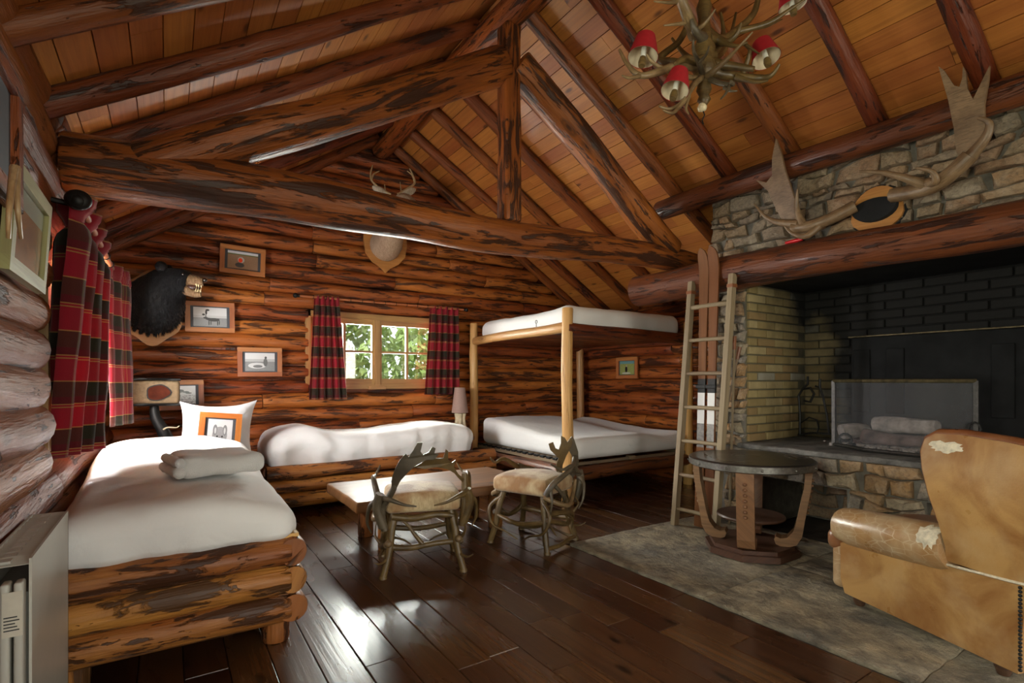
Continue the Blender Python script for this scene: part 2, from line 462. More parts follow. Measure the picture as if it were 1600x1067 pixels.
def leather(name, ca, cb, cr, sc=7, crack=0, worn=.5):
    q = NB(name); n = q.noise(q.coords('Object', (sc, sc, sc)), 1, 5, .55); n2 = q.noise(q.coords('Object', (3.4, 3.4, 3.4)), 1, 5, .6, .6)
    c = q.mix(q.ramp(n2, (.40, 0), (.64, 1)), ca, cb)
    c = q.mix(q.ramp(n, (worn, 0), (worn + .3, .55)), c, cr)
    h = q.noise(q.coords('Object', (140, 140, 140)), 1, 2)
    if crack:
        vo = q.vor(q.coords('Object', (30, 16, 30)), 1, 'DISTANCE_TO_EDGE')
        e = q.ramp(vo.outputs['Distance'], (0, 1), (.055, 0))
        m = q.math('MULTIPLY', e, q.ramp(q.noise(q.coords('Object', (4, 4, 4)), 1, 2), (.35, 0), (.6, 1)))
        c = q.mix(q.math('MULTIPLY', m, crack), c, (.62, .50, .34))
    return q.done(q.bsdf(c, q.math('ADD', q.math('MULTIPLY', n, .35), .16), q.bump(h, .2, .003), coat=.2))
M['leather'] = leather('tan_leather', (.47, .265, .095), (.27, .115, .034), (.58, .40, .21), 6, 0, .5)
M['leather_worn'] = leather('cracked_tan_leather', (.40, .225, .095), (.30, .15, .06), (.60, .47, .30), 9, .8, .40)
M['leather_brown'] = leather('brown_leather', (.24, .085, .03), (.17, .055, .02), (.35, .18, .08))
M['stuffing'] = plain('torn_lining', (.68, .60, .46), .9, 0, .25, 40, .6, bd=.02)

def stone(name, cols, sc=8):
    q = NB(name); n = q.noise(q.coords('Object', (sc, sc, sc)), 1, 8, .65, .4); f = q.noise(q.coords('Object', (45, 45, 45)), 1, 5, .6)
    base = q.ramp(q.rnd(), *[(i / len(cols), c) for i, c in enumerate(cols)], interp='CONSTANT')
    c = q.mix(q.ramp(n, (.38, 0), (.7, .75)), base, (.43, .34, .235))
    c = q.mix(q.ramp(f, (.45, 0), (.75, .6)), c, (.08, .064, .05))
    h = q.math('ADD', q.math('MULTIPLY', n, 1.0), q.math('MULTIPLY', f, .35))
    return q.done(q.bsdf(c, .8, q.bump(h, .9, .03), spec=.3))
M['stone'] = stone('fieldstone', [(.27, .185, .11), (.21, .15, .105), (.33, .205, .11), (.17, .135, .105), (.25, .20, .145), (.30, .175, .10)])
M['hearth_stone'] = stone('hearth_stone', [(.36, .22, .11), (.27, .215, .16), (.40, .23, .10), (.24, .21, .18), (.33, .27, .18)])
M['mortar'] = plain('lime_mortar', (.15, .135, .11), .9, 0, .35, 12, .7, bd=.02)
q = NB('flagstone'); n = q.noise(q.coords('Object', (3.2, 3.2, 3.2)), 1, 9, .7, .35); f = q.noise(q.coords('Object', (13, 9, 13)), 1, 8, .68, .3)
c = q.mix(q.ramp(n, (.38, 0), (.62, 1)), (.19, .165, .13), (.52, .43, .29)); c = q.mix(q.ramp(f, (.42, 0), (.66, .75)), c, (.07, .062, .055))
M['flag'] = q.done(q.bsdf(c, .5, q.bump(q.math('ADD', n, q.math('MULTIPLY', f, .8)), 1, .05), spec=.5))
q = NB('hearth_slab'); n = q.noise(q.coords('Object', (6, 6, 6)), 1, 8, .65); f = q.noise(q.coords('Object', (30, 30, 30)), 1, 4)
c = q.mix(q.ramp(n, (.35, 0), (.7, 1)), (.06, .056, .053), (.24, .225, .205))
M['slab'] = q.done(q.bsdf(c, .75, q.bump(q.math('ADD', n, q.math('MULTIPLY', f, .5)), .8, .03)))
# firebox brick: yellow clay; soot lies on it towards the back of the fire and up under the hood
q = NB('fire_brick'); ge = q.n('ShaderNodeNewGeometry'); sp = q.n('ShaderNodeSeparateXYZ'); q.l(ge.outputs['Position'], sp.inputs[0])
n = q.noise(q.coords('Object', (9, 9, 9)), 1, 5); cl = q.noise(ge.outputs['Position'], 2.6, 4, .6)
base = q.ramp(q.rnd(), (0, (.36, .275, .125)), (.25, (.30, .22, .095)), (.5, (.40, .31, .155)), (.75, (.29, .19, .085)), (.95, (.31, .29, .23)), interp='CONSTANT')
base = q.mix(q.ramp(n, (.35, 0), (.75, .5)), base, (.17, .125, .055))
def sooty(q, sp, cl):
    sx = q.math('MULTIPLY', q.math('SUBTRACT', sp.outputs[0], 4.28), 1.5)
    sy = q.math('MULTIPLY', q.math('SUBTRACT', 2.30, sp.outputs[1]), 1.9, True)
    sz = q.math('MULTIPLY', q.math('SUBTRACT', sp.outputs[2], 1.50), 1.5, True)
    s_ = q.math('ADD', q.math('ADD', q.math('MULTIPLY', sx, .75), sy), sz)
    return q.math('ADD', s_, q.math('MULTIPLY', q.math('SUBTRACT', cl, .5), 1.1))
s_ = sooty(q, sp, cl)
c = q.mix(q.ramp(s_, (0, 0), (.85, 1)), base, (.014, .013, .012))
M['brick'] = q.done(q.bsdf(c, .85, q.bump(n, .6, .012), spec=.25))
q = NB('sooty_mortar'); ge = q.n('ShaderNodeNewGeometry'); sp = q.n('ShaderNodeSeparateXYZ'); q.l(ge.outputs['Position'], sp.inputs[0])
n = q.noise(q.coords('Object', (20, 20, 20)), 1, 5); cl = q.noise(ge.outputs['Position'], 2.6, 4, .6)
c = q.mix(q.ramp(sooty(q, sp, cl), (0, 0), (.85, 1)), (.15, .13, .08), (.010, .0095, .009))
M['grout'] = q.done(q.bsdf(c, .95, q.bump(n, .5, .01), spec=.2))
M['subfloor'] = plain('subfloor', (.05, .035, .025), .9, 0, .3, 10, 0)
M['ash'] = plain('ash_wood', (.40, .34, .31), .95, 0, .4, 14, .7, bd=.02)
M['charred'] = plain('charred_wood', (.17, .11, .095), .9, 0, .6, 10, .7, bd=.02)
M['leaf'] = None
q = NB('leaves'); c = q.mix(q.noise(q.coords('Object', (2.5, 2.5, 2.5), False), 1, 3), (.17, .27, .06), (.34, .44, .14))
pb = q.bsdf(c, .6); tr = q.n('ShaderNodeBsdfTranslucent'); q.l(c, tr.inputs[0]); mx = q.n('ShaderNodeMixShader'); mx.inputs[0].default_value = .35
q.l(pb.outputs[0], mx.inputs[1]); q.l(tr.outputs[0], mx.inputs[2]); M['leaf'] = q.done(mx)
M['grass'] = plain('lawn', (.08, .13, .03), .9, 0, .4, 3, .3)
M['bark'] = plain('tree_bark', (.12, .09, .06), .9, 0, .4, 12, .6)
q = NB('window_glass'); tr = q.n('ShaderNodeBsdfTransparent'); gl = q.n('ShaderNodeBsdfGlossy'); gl.inputs['Roughness'].default_value = .02
mx = q.n('ShaderNodeMixShader'); mx.inputs[0].default_value = .06; q.l(tr.outputs[0], mx.inputs[1]); q.l(gl.outputs[0], mx.inputs[2]); M['glass'] = q.done(mx)
q = NB('screen_mesh'); tr = q.n('ShaderNodeBsdfTransparent'); gl = q.bsdf((.16, .16, .17), .6, metal=.4)
mx = q.n('ShaderNodeMixShader'); mx.inputs[0].default_value = .30; q.l(tr.outputs[0], mx.inputs[1]); q.l(gl.outputs[0], mx.inputs[2]); M['screen'] = q.done(mx)
def picture(name, fn):
    q = NB(name); tc = q.n('ShaderNodeTexCoord'); sp = q.n('ShaderNodeSeparateXYZ'); q.l(tc.outputs['UV'], sp.inputs[0])
    return q.done(q.bsdf(fn(q, sp.outputs[0], sp.outputs[1], tc.outputs['UV']), .25, coat=.3))
def blob(q, x, y, cx, cy, rx, ry):
    a = q.math('DIVIDE', q.math('SUBTRACT', x, cx), rx); b = q.math('DIVIDE', q.math('SUBTRACT', y, cy), ry)
    return q.math('LESS_THAN', q.math('ADD', q.math('MULTIPLY', a, a), q.math('MULTIPLY', b, b)), 1)
def uvn(q, uv, s, d=4):
    x = q.n('ShaderNodeTexNoise'); q.l(uv, x.inputs['Vector']); x.inputs['Scale'].default_value = s; x.inputs['Detail'].default_value = d; return x.outputs[0]

# ================================================================== SETTING
RX, RZ = 2.0, 3.80                      # ridge line of the rafters' undersides
SL, SR = .65, .60
def roofz(x): return RZ - (SL * (RX - x) if x < RX else SR * (x - RX))
XL, XR, YB, YF = -.40, 4.95, 5.70, -2.2   # inner faces
BO = .125                               # boards above rafter undersides
R = random.Random(7)

def log(mb, p0, p1, r0, r1=None, seed=0, ns=14, seg=.16, amp=.05, wob=.012, rounded=0., knots=True):
    p0 = V(p0); p1 = V(p1); r1 = r0 if r1 is None else r1
    L = (p1 - p0).length; n = max(4, int(L / seg)); rr = random.Random(seed)
    t = (p1 - p0).normalized(); s = t.cross(V((0, 0, 1)))
    if s.length < .1: s = t.cross(V((1, 0, 0)))
    s.normalize(); w = s.cross(t)
    ph = [rr.uniform(0, 9) for _ in range(6)]
    kn = [(rr.random(), rr.randrange(ns), rr.uniform(.05, .14)) for _ in range(max(1, int(L * 1.5)))] if knots else []
    pts = []; rad = []; idx = []
    ts = [i / n for i in range(n + 1)]
    if rounded:
        e = min(rounded * r0 / L, .3)
        ts = [0, e * .3, e] + [e + (1 - 2 * e) * i / n for i in range(1, n)] + [1 - e, 1 - e * .3, 1]
    else:
        e = min(.012 / L, .2); ts = [0, e] + ts[1:-1] + [1 - e, 1]
    for u in ts:
        env = math.sin(PI * min(max(u, 0), 1))
        p = p0.lerp(p1, u) + s * (wob * math.sin(u * L * 1.7 + ph[0]) * env) + w * (wob * math.sin(u * L * 2.1 + ph[1]) * env)
        r = (r0 + (r1 - r0) * u) * (1 + amp * .6 * math.sin(u * L * 3.1 + ph[2]) + amp * .4 * math.sin(u * L * 7.7 + ph[3]))
        k = min(u, 1 - u)
        if rounded:
            r *= 1 if k >= e * .99 else (.82 if k > 0 else .42)
        elif k == 0: r *= .93
        pts.append(p); rad.append(r)
    def prof(i, k):
        m = 1 + amp * .8 * math.sin(2 * (2 * PI * k / ns) + ph[4] + pts[i].x * .9) + amp * .5 * math.sin(3 * 2 * PI * k / ns + ph[5] + i * .7)
        for (u, kk, a) in kn:
            d = abs(ts[i] - u) * L / .10
            dk = min((k - kk) % ns, (kk - k) % ns)
            if d < 1.6 and dk < 3: m += a * max(0, 1 - d / 1.6) * (1 - dk / 3)
        return m
    mb.tube(pts, rad, ns, True, prof=prof, up=(0, 0, 1) if abs(t.z) < .9 else (1, 0, 0), uo=rr.uniform(0, 30))
    return mb

# ---- floor: sub-floor slab, planks along the room, flagstones before the fire
floor = struct(MB().box((-1.0, YF - .2, -.2), (5.6, YB + .3, -.018)).build('floor', M['subfloor']))
HX, HY = 2.37, 2.86
pw = .1522
x = -.555; k = 0
while x < XR + .05:
    x1 = x + pw
    y = YF - R.uniform(0, .9)
    ylo = YF
    while y < YB + .1:
        y1 = y + R.choice((.9, 1.2, 1.5, 1.8, 2.2))
        a, b = max(y, YF), min(y1, YB + .1)
        if x1 > HX + .02 and b > HY: a = max(a, HY)
        if not (x1 > HX + .02 and b <= HY) and b - a > .02:
            MB().rbox((x + .0015, a + .0012, -.02), (min(x1, 5.0 if a >= HY - .01 else HX + .005) - .0015, b - .0012, R.uniform(-.0012, .0008)), .003, 1).build('plank', M['floor'], floor)
        y = y1
    x = x1
# flagstones: irregular quarried slabs
def flag_poly(cx0, cx1, cy0, cy1, rr):
    pts = []
    c = [(cx0, cy0), (cx1, cy0), (cx1, cy1), (cx0, cy1)]
    for i in range(4):
        a, b = c[i], c[(i + 1) % 4]
        for t in (.06, .3, .5, .72, .94):
            j = .009
            pts.append((a[0] + (b[0] - a[0]) * t + rr.uniform(-j, j), a[1] + (b[1] - a[1]) * t + rr.uniform(-j, j)))
    return pts
xs = [HX + .005, 3.25, 3.9]
rows = [(-.9, -.1), (-.1, .80), (.80, 1.75), (1.75, HY)]
for (y0, y1) in rows:
    for i in range(2):
        sh = R.uniform(-.35, .3) if i == 0 else 0
        xa = xs[i] if i == 0 else last
        xb = xs[1] + sh if i == 0 else xs[2]
        last = xb
        def fd(q_, xa=xa, xb=xb, y0=y0, y1=y1):
            e = min(q_.x - xa, xb - q_.x, q_.y - y0, y1 - q_.y)
            k = min(1, max(0, e / .03))
            w = V((mn.noise(V((q_.y * 9, q_.x * 2, 1))), mn.noise(V((q_.x * 9, q_.y * 2, 5))), 0)) * .012 * (1 - k)
            if q_.z > -.01:
                w.z = (.010 * mn.noise(q_ * 4) + .007 * mn.noise(q_ * 11) + .004 * mn.noise(q_ * 26)) * (.35 + .65 * k) - .004 * (1 - k)
            q2 = q_ + w; q2.x = max(q2.x, HX + .002); return q2
        MB().rbox((xa + .001, y0 + .001, -.02), (xb - .001, y1 - .001, .004), .004, 1, fd, None, (34, 40, 1)).build('flagstone', M['flag'], floor, 50)

# ---- walls: solid core behind, single logs in front
def wall_box(mb, axis, face, thick, rects, holes): pass
PITCH = .148
def build_core(name, boxes, prisms=()):
    mb = MB()
    for a, b in boxes: mb.box(a, b)
    for po, fn, t0, t1 in prisms: mb.prism(po, fn, t0, t1)
    return struct(mb.build(name, M['beam']))
# back wall core with window hole
BW = (1.20, 2.74, 1.06, 1.89)
yc0, yc1 = YB + .09, YB + .27
zr = lambda x: roofz(x) + BO
wall_back = build_core('wall_back', [((-.7, yc0, -.2), (BW[0], yc1, 2.2)), ((BW[1], yc0, -.2), (5.3, yc1, 1.99)),
    ((BW[0], yc0, -.2), (BW[1], yc1, BW[2])), ((BW[0], yc0, BW[3]), (BW[1], yc1, 2.2))],
    [([(-.7, 2.19), (2.8, 2.19), (2.8, 1.98), (5.3, 1.98), (5.3, zr(5.3) + .01), (RX, RZ + BO + .02), (-.7, zr(-.7) + .02)], lambda a, b, t: (a, t, b), yc0, yc1)])
def back_logs():
    z = .055; i = 0
    while z < 3.75:
        xa, xb = -.48, 5.02
        if z > 2.0:
            xa = max(xa, RX - (RZ + .10 - z) / SL); xb = min(xb, RX + (RZ + .10 - z) / SR)
        if xb - xa < .3: break
        spans = [(xa, xb)]
        if BW[2] - .05 < z < BW[3] + .04: spans = [(xa, BW[0] + .03), (BW[1] - .03, xb)]
        for (a, b) in spans:
            cuts = [a]
            if b - a > 2.4:
                c = a + R.uniform(.9, 1.7)
                while c < b - .7: cuts.append(c); c += R.uniform(1.2, 2.1)
            cuts.append(b)
            for c0, c1 in zip(cuts, cuts[1:]):
                j = R.uniform(-.004, .004)
                log(MB(), (c0 + .002, YB + .085 + j, z), (c1 - .002, YB + .085 + j, z + R.uniform(-.006, .006)), R.uniform(.072, .0775), R.uniform(.072, .0775), R.randrange(9999), 14, .12, .045).build('log', M['log'], wall_back, 50)
        z += PITCH; i += 1
back_logs()
# left wall
LW = (2.98, 4.55, .84, 1.80)            # bed window: y0 y1 z0 z1
NW = (-.15, 1.05, .90, 1.95)            # unseen window, added to let in sun and fill
xc0, xc1 = XL - .30, XL - .10
wall_left = build_core('wall_left', [((xc0, YF - .2, -.2), (xc1, NW[0], 2.45)), ((xc0, NW[1], -.2), (xc1, LW[0], 2.45)), ((xc0, LW[1], -.2), (xc1, YB + .27, 2.45)),
    ((xc0, NW[0], -.2), (xc1, NW[1], NW[2])), ((xc0, NW[0], NW[3]), (xc1, NW[1], 2.45)), ((xc0, LW[0], -.2), (xc1, LW[1], LW[2])), ((xc0, LW[0], LW[3]), (xc1, LW[1], 2.45))])
def left_logs():
    z = .06
    while z < 2.40:
        spans = [(1.12, YB + .05)]
        if LW[2] - .03 < z < LW[3] + .03: spans = [(1.12, LW[0] - .05), (LW[1] + .05, YB + .05)]
        for a, b in spans:
            cuts = [a, b] if b - a < 3 else [a, a + R.uniform(1.6, 2.4), b]
            for c0, c1 in zip(cuts, cuts[1:]):
                rnd_end = abs(c1 - (LW[0] - .05)) < .01
                r = R.uniform(.084, .094)
                log(MB(), (XL - .085, c0, z), (XL - .085, c1 - .003, z), r, r, R.randrange(9999), 16, .12, rounded=1.0 if rnd_end else 0).build('log', M['log_side'], wall_left, 60)
        z += .152
left_logs()
# right wall (behind the bunk) and its continuation behind the chimney
wall_right = build_core('wall_right', [((XR + .10, YF - .2, -.2), (XR + .3, YB + .27, 2.12))])
z = .055
while z < 2.05:
    a, b = 2.6, YB + .06
    cuts = [a, a + R.uniform(1.1, 2.2), b] if R.random() < .5 else [a, b]
    for c0, c1 in zip(cuts, cuts[1:]):
        log(MB(), (XR + .085, c0, z), (XR + .085, c1 - .002, z + R.uniform(-.005, .005)), R.uniform(.072, .0775), None, R.randrange(9999), 14, .12, .045).build('log', M['log'], wall_right, 50)
    z += PITCH
# wall behind the camera; its two glazed doors are added to let fill in
DO = [(-.1, 1.6), (2.55, 4.25)]
wall_front = build_core('wall_front', [((-.7, YF - .2, -.2), (DO[0][0], YF, 2.3)), ((DO[0][1], YF - .2, -.2), (DO[1][0], YF, 2.3)), ((DO[1][1], YF - .2, -.2), (5.3, YF, 2.02)), ((DO[0][0], YF - .2, 2.3), (DO[1][1], YF, 2.35))],
    [([(-.7, 2.29), (4.3, 2.29), (4.3, 2.0), (5.3, 2.0), (5.3, zr(5.3) + .01), (RX, RZ + BO + .02), (-.7, zr(-.7) + .02)], lambda a, b, t: (a, t, b), YF - .2, YF)])
for i, (a, b) in enumerate(DO):
    d = sroot('door_%d' % (i + 1), (a, YF, 0))
    fr = MB()
    for xx in (a, (a + b) / 2 - .045, b - .09): fr.box((xx, YF - .12, 0), (xx + .09, YF - .05, 2.3))
    for zz in (0, 1.05, 2.2): fr.box((a, YF - .115, zz), (b, YF - .055, zz + .1))
    fr.build('door_frame', M['window_wood'], d)
    MB().box((a + .05, YF - .09, .05), (b - .05, YF - .084, 2.25)).build('pane', M['glass'], d)

# ---- ceiling: outer deck, boards, rafters, ridge, purlins
deck = MB()
for sgn in (-1, 1):
    xe = -.85 if sgn < 0 else 5.45
    po = [(RX, RZ + BO + .03), (xe, roofz(xe) + BO + .03), (xe, roofz(xe) + BO + .13), (RX, RZ + BO + .13)]
    deck.prism(po, lambda a, b, t: (a, t, b), YF - .35, YB + .5)
ceiling = struct(deck.build('ceiling', M['beam']))
for sgn, sl, xe in ((-1, SL, -.75), (1, SR, 5.35)):
    cs = math.cos(math.atan(sl)); bw = .112 / 1
    n = int(abs(xe - RX) / bw)
    for i in range(n):
        xa = RX + sgn * bw * i; xb = RX + sgn * bw * (i + 1)
        cuts = [YF] + sorted(R.uniform(YF + .8, YB - .8) for _ in range(2)) + [YB + .12]
        if cuts[2] - cuts[1] < .5: cuts.pop(1)
        for y0, y1 in zip(cuts, cuts[1:]):
            g = .0022; za, zb = roofz(xa) + BO, roofz(xb) + BO
            dx = (xb - xa) * g / bw; dz = (zb - za) * g / bw
            t = .018; j = R.uniform(0, .0025)
            a0, a1 = V((xa + dx, 0, za + dz + j)), V((xb - dx, 0, zb - dz + j))
            nrm = V((-(zb - za), 0, xb - xa)).normalized()
            if nrm.z < 0: nrm = -nrm
            vs = []
            for yy in (y0 + .001, y1 - .001):
                for q_ in (a0, a1, a1 + nrm * t, a0 + nrm * t): vs.append(V((q_.x, yy, q_.z)))
            fs = [(0, 1, 5, 4), (1, 2, 6, 5), (2, 3, 7, 6), (3, 0, 4, 7), (3, 2, 1, 0), (4, 5, 6, 7)]
            u0 = R.uniform(0, 20)
            uvf = [[(u0 + vs[k].y, (0, .13, .15, .02)[k % 4]) for k in f] for f in fs]
            MB().add(vs, fs, uvf).build('ceiling_board', M['board'], ceiling)
rr_ = .072
ys_r = [5.66, 5.20, 4.66, 4.14, 3.60, 3.06, 2.54, 2.03, 1.50, .97, .44, -.1, -.63, -1.16, -1.7]
ys_l = [5.66, 5.12, 4.58, 4.05, 3.45, 2.87, 2.31, 1.74, 1.2, .66, .12, -.42, -.96, -1.5]
for yy in ys_r:
    r = R.uniform(.052, .061)
    zz = lambda xx: roofz(xx) + r / math.cos(math.atan(SR)) + .01
    xe = 4.98
    log(MB(), (RX + .05, yy, zz(RX + .05)), (xe, yy, zz(xe)), r, r * 1.05, R.randrange(9999), 12, .15).build('rafter', M['rafter'], ceiling, 50)
for yy in ys_l:
    r = R.uniform(.052, .061)
    zz = lambda xx: roofz(xx) + r / math.cos(math.atan(SL)) + .01
    log(MB(), (RX - .05, yy, zz(RX - .05)), (-.48, yy, zz(-.48)), r, r * 1.05, R.randrange(9999), 12, .15).build('rafter', M['rafter'], ceiling, 50)
log(MB(), (RX + .02, YF, RZ - .04), (RX + .02, YB + .06, RZ - .04), .115, .105, 5, 16, .2).build('ridge_beam', M['beam'], ceiling, 50)
log(MB(), (3.72, -1.6, 2.685), (3.72, 3.22, 2.685), .085, .085, 11, 16, .2, .03).build('purlin', M['mantel'], ceiling, 50)

# ================================================================== windows
def win_casement(root, org, ux, w, z0, z1, glass=True, cols=2, rows_=2, n=(0, 1, 0), th=.045):
    """a casement in the plane spanned by ux and z: stiles, rails, bars, panes"""
    ux = V(ux); n = V(n); org = V(org)
    def bar(a0, a1, b0, b1, d0, d1, nm, mat='window_wood', par=root):
        vs = [org + ux * a + n * d + V((0, 0, b)) for d in (d0, d1) for b in (b0, b1) for a in (a0, a1)]
        fs = [(0, 1, 3, 2), (4, 6, 7, 5), (0, 4, 5, 1), (2, 3, 7, 6), (0, 2, 6, 4), (1, 5, 7, 3)]
        hor = (a1 - a0) > (b1 - b0)
        lo = [((a, b + d) if hor else (b, a + d)) for d in (d0, d1) for b in (b0, b1) for a in (a0, a1)]
        return MB().add(vs, fs, [[lo[k] for k in f] for f in fs]).build(nm, M[mat], par)
    s = .055
    bar(0, s, z0, z1, 0, th, 'stile'); bar(w - s, w, z0, z1, 0, th, 'stile')
    bar(s, w - s, z0, z0 + s * 1.15, 0, th, 'rail'); bar(s, w - s, z1 - s, z1, 0, th, 'rail')
    gw = (w - 2 * s); gh = (z1 - z0 - 2.15 * s)
    for c in range(1, cols): bar(s + gw * c / cols - .014, s + gw * c / cols + .014, z0 + s * 1.15, z1 - s, .004, th - .006, 'glazing_bar')
    for r in range(1, rows_):
        zb = z0 + s * 1.15 + gh * r / rows_; bar(s, w - s, zb - .012, zb + .012, .006, th - .008, 'glazing_bar')
    for c in range(cols):
        for r in range(rows_):
            a0 = s + gw * c / cols; zb = z0 + s * 1.15 + gh * r / rows_
            bar(a0 + .004, a0 + gw / cols - .004, zb + .004, zb + gh / rows_ - .004, .018, .022, 'pane', 'glass')
w2 = sroot('window_2', (BW[0], YB, BW[2]))
y0 = YB + .02
fr = [((BW[0], y0, BW[3] - .06), (BW[1], y0 + .14, BW[3])), ((BW[0], y0, BW[2]), (BW[1], y0 + .14, BW[2] + .05)), ((BW[0], y0, BW[2]), (BW[0] + .05, y0 + .14, BW[3])), ((BW[1] - .05, y0, BW[2]), (BW[1], y0 + .14, BW[3]))]
for a, b in fr: MB().box(a, b).build('frame_member', M['window_wood'], w2)
cw = (BW[1] - BW[0] - .10) / 2
win_casement(w2, (BW[0] + .05, y0 + .03, 0), (1, 0, 0), cw - .002, BW[2] + .05, BW[3] - .06)
win_casement(w2, (BW[0] + .052 + cw, y0 + .03, 0), (1, 0, 0), cw - .002, BW[2] + .05, BW[3] - .06)
MB().box((BW[0] + cw + .02, y0 + .012, BW[2] + .05), (BW[0] + cw + .08, y0 + .032, BW[3] - .06)).build('cover_strip', M['window_wood'], w2)
MB().rbox((1.86, y0 - .03, BW[2] - .005), (2.06, y0 + .005, BW[2] + .03), .006, 1).build('sill_block', M['window_wood'], w2)
w1 = sroot('window_1', (XL, LW[0], LW[2]))
xw = XL - .09
for a, b in [((xw - .12, LW[0], LW[3] - .06), (xw + .02, LW[1], LW[3])), ((xw - .12, LW[0], LW[2]), (xw + .05, LW[1], LW[2] + .05)), ((xw - .12, LW[0], LW[2]), (xw + .06, LW[0] + .07, LW[3])), ((xw - .12, LW[1] - .06, LW[2]), (xw + .02, LW[1], LW[3]))]:
    MB().box(a, b).build('frame_member', M['window_wood'], w1)
cw = (LW[1] - LW[0] - .13) / 2
for i in range(2): win_casement(w1, (xw - .01, LW[0] + .07 + i * (cw + .002), 0), (0, 1, 0), cw - .002, LW[2] + .05, LW[3] - .06, n=(-1, 0, 0))
w3 = sroot('added_window', (XL, NW[0], NW[2]))  # added opening outside the view, for sun and fill
for a, b in [((xw - .1, NW[0], NW[3] - .06), (xw, NW[1], NW[3])), ((xw - .1, NW[0], NW[2]), (xw, NW[1], NW[2] + .06)), ((xw - .1, NW[0], NW[2]), (xw, NW[0] + .06, NW[3])), ((xw - .1, NW[1] - .06, NW[2]), (xw, NW[1], NW[3])), ((xw - .08, .42, NW[2]), (xw - .03, .48, NW[3]))]:
    MB().box(a, b).build('frame_member', M['window_wood'], w3)
MB().box((xw - .06, NW[0], NW[2]), (xw - .055, NW[1], NW[3])).build('pane', M['glass'], w3)

# ================================================================== ROOF TRUSS
TY = 3.10
truss = thing('roof_truss', 'dark log roof truss spanning the room: tie beam, king post and rafters', 'roof truss', (RX, TY, 2.2))
log(MB(), (-.40, TY, 2.145), (4.92, TY, 2.235), .135, .10, 21, 20, .12, .05, .02).build('tie_beam', M['beam'], truss, 50)
def hew(q_):
    return q_ + V((mn.noise(q_ * 3.1), mn.noise(q_ * 3.1 + V((7, 0, 0))), 0)) * .012
MB().rbox((1.955, TY - .07, 2.27), (2.085, TY + .065, 3.66), .02, 2, hew, None, (1, 1, 12)).build('king_post', M['beam'], truss, 60)
log(MB(), (1.96, TY - .01, 3.36), (-.12, TY - .01, 2.17), .115, .115, 23, 18, .12, .06, .02).build('principal_rafter', M['beam'], truss, 50)
log(MB(), (2.08, TY - .01, 3.40), (3.72, TY - .01, 2.30), .11, .12, 24, 18, .12, .06, .02).build('principal_rafter', M['beam'], truss, 50)

# ================================================================== FIREPLACE
FX = 3.87
fire = thing('fireplace', 'large stone fireplace with raised hearth and yellow brick firebox', 'fireplace', (FX, 1.4, 0))
mb = MB()
mb.prism([(FX, 1.97), (XR, 1.97), (XR, roofz(XR) + .05), (FX, roofz(FX) + .05)], lambda a, b, t: (a, t, b), -.35, 2.76)
chim = mb.build('chimney_breast', M['mortar'], fire)
MB().box((FX + .02, .1, 1.93), (4.9, 2.46, 1.972)).build('smoke_hood', M['soot'], fire)
pier = MB().box((FX, 2.462, 0), (4.93, 2.78, 1.97)).build('pier', M['mortar'], fire)
MB().box((FX, -.3, 0), (4.93, .12, 1.97)).build('pier', M['mortar'], fire)
hz = .62
mb = MB().box((3.80, .12, .42), (4.93, 2.60, hz)).box((3.80, 1.24, 0), (4.6, 1.68, .42)).box((3.80, 2.36, 0), (4.6, 2.60, .42)).box((3.80, .12, 0), (4.6, .5, .42)).box((4.55, .12, 0), (4.93, 2.6, .42))
hearth = mb.build('hearth_base', M['mortar'], fire)
def slabd(q_): return q_ + V((0, 0, .006 * mn.noise(q_ * 9))) if q_.z > hz + .02 else q_ + V((.02 * mn.noise(V((0, q_.y * 5, 3))), 0, 0))
MB().rbox((3.765, .1, hz), (4.72, 2.47, hz + .04), .012, 2, slabd, None, (8, 18, 1)).build('hearth_slab', M['slab'], fire, 50)

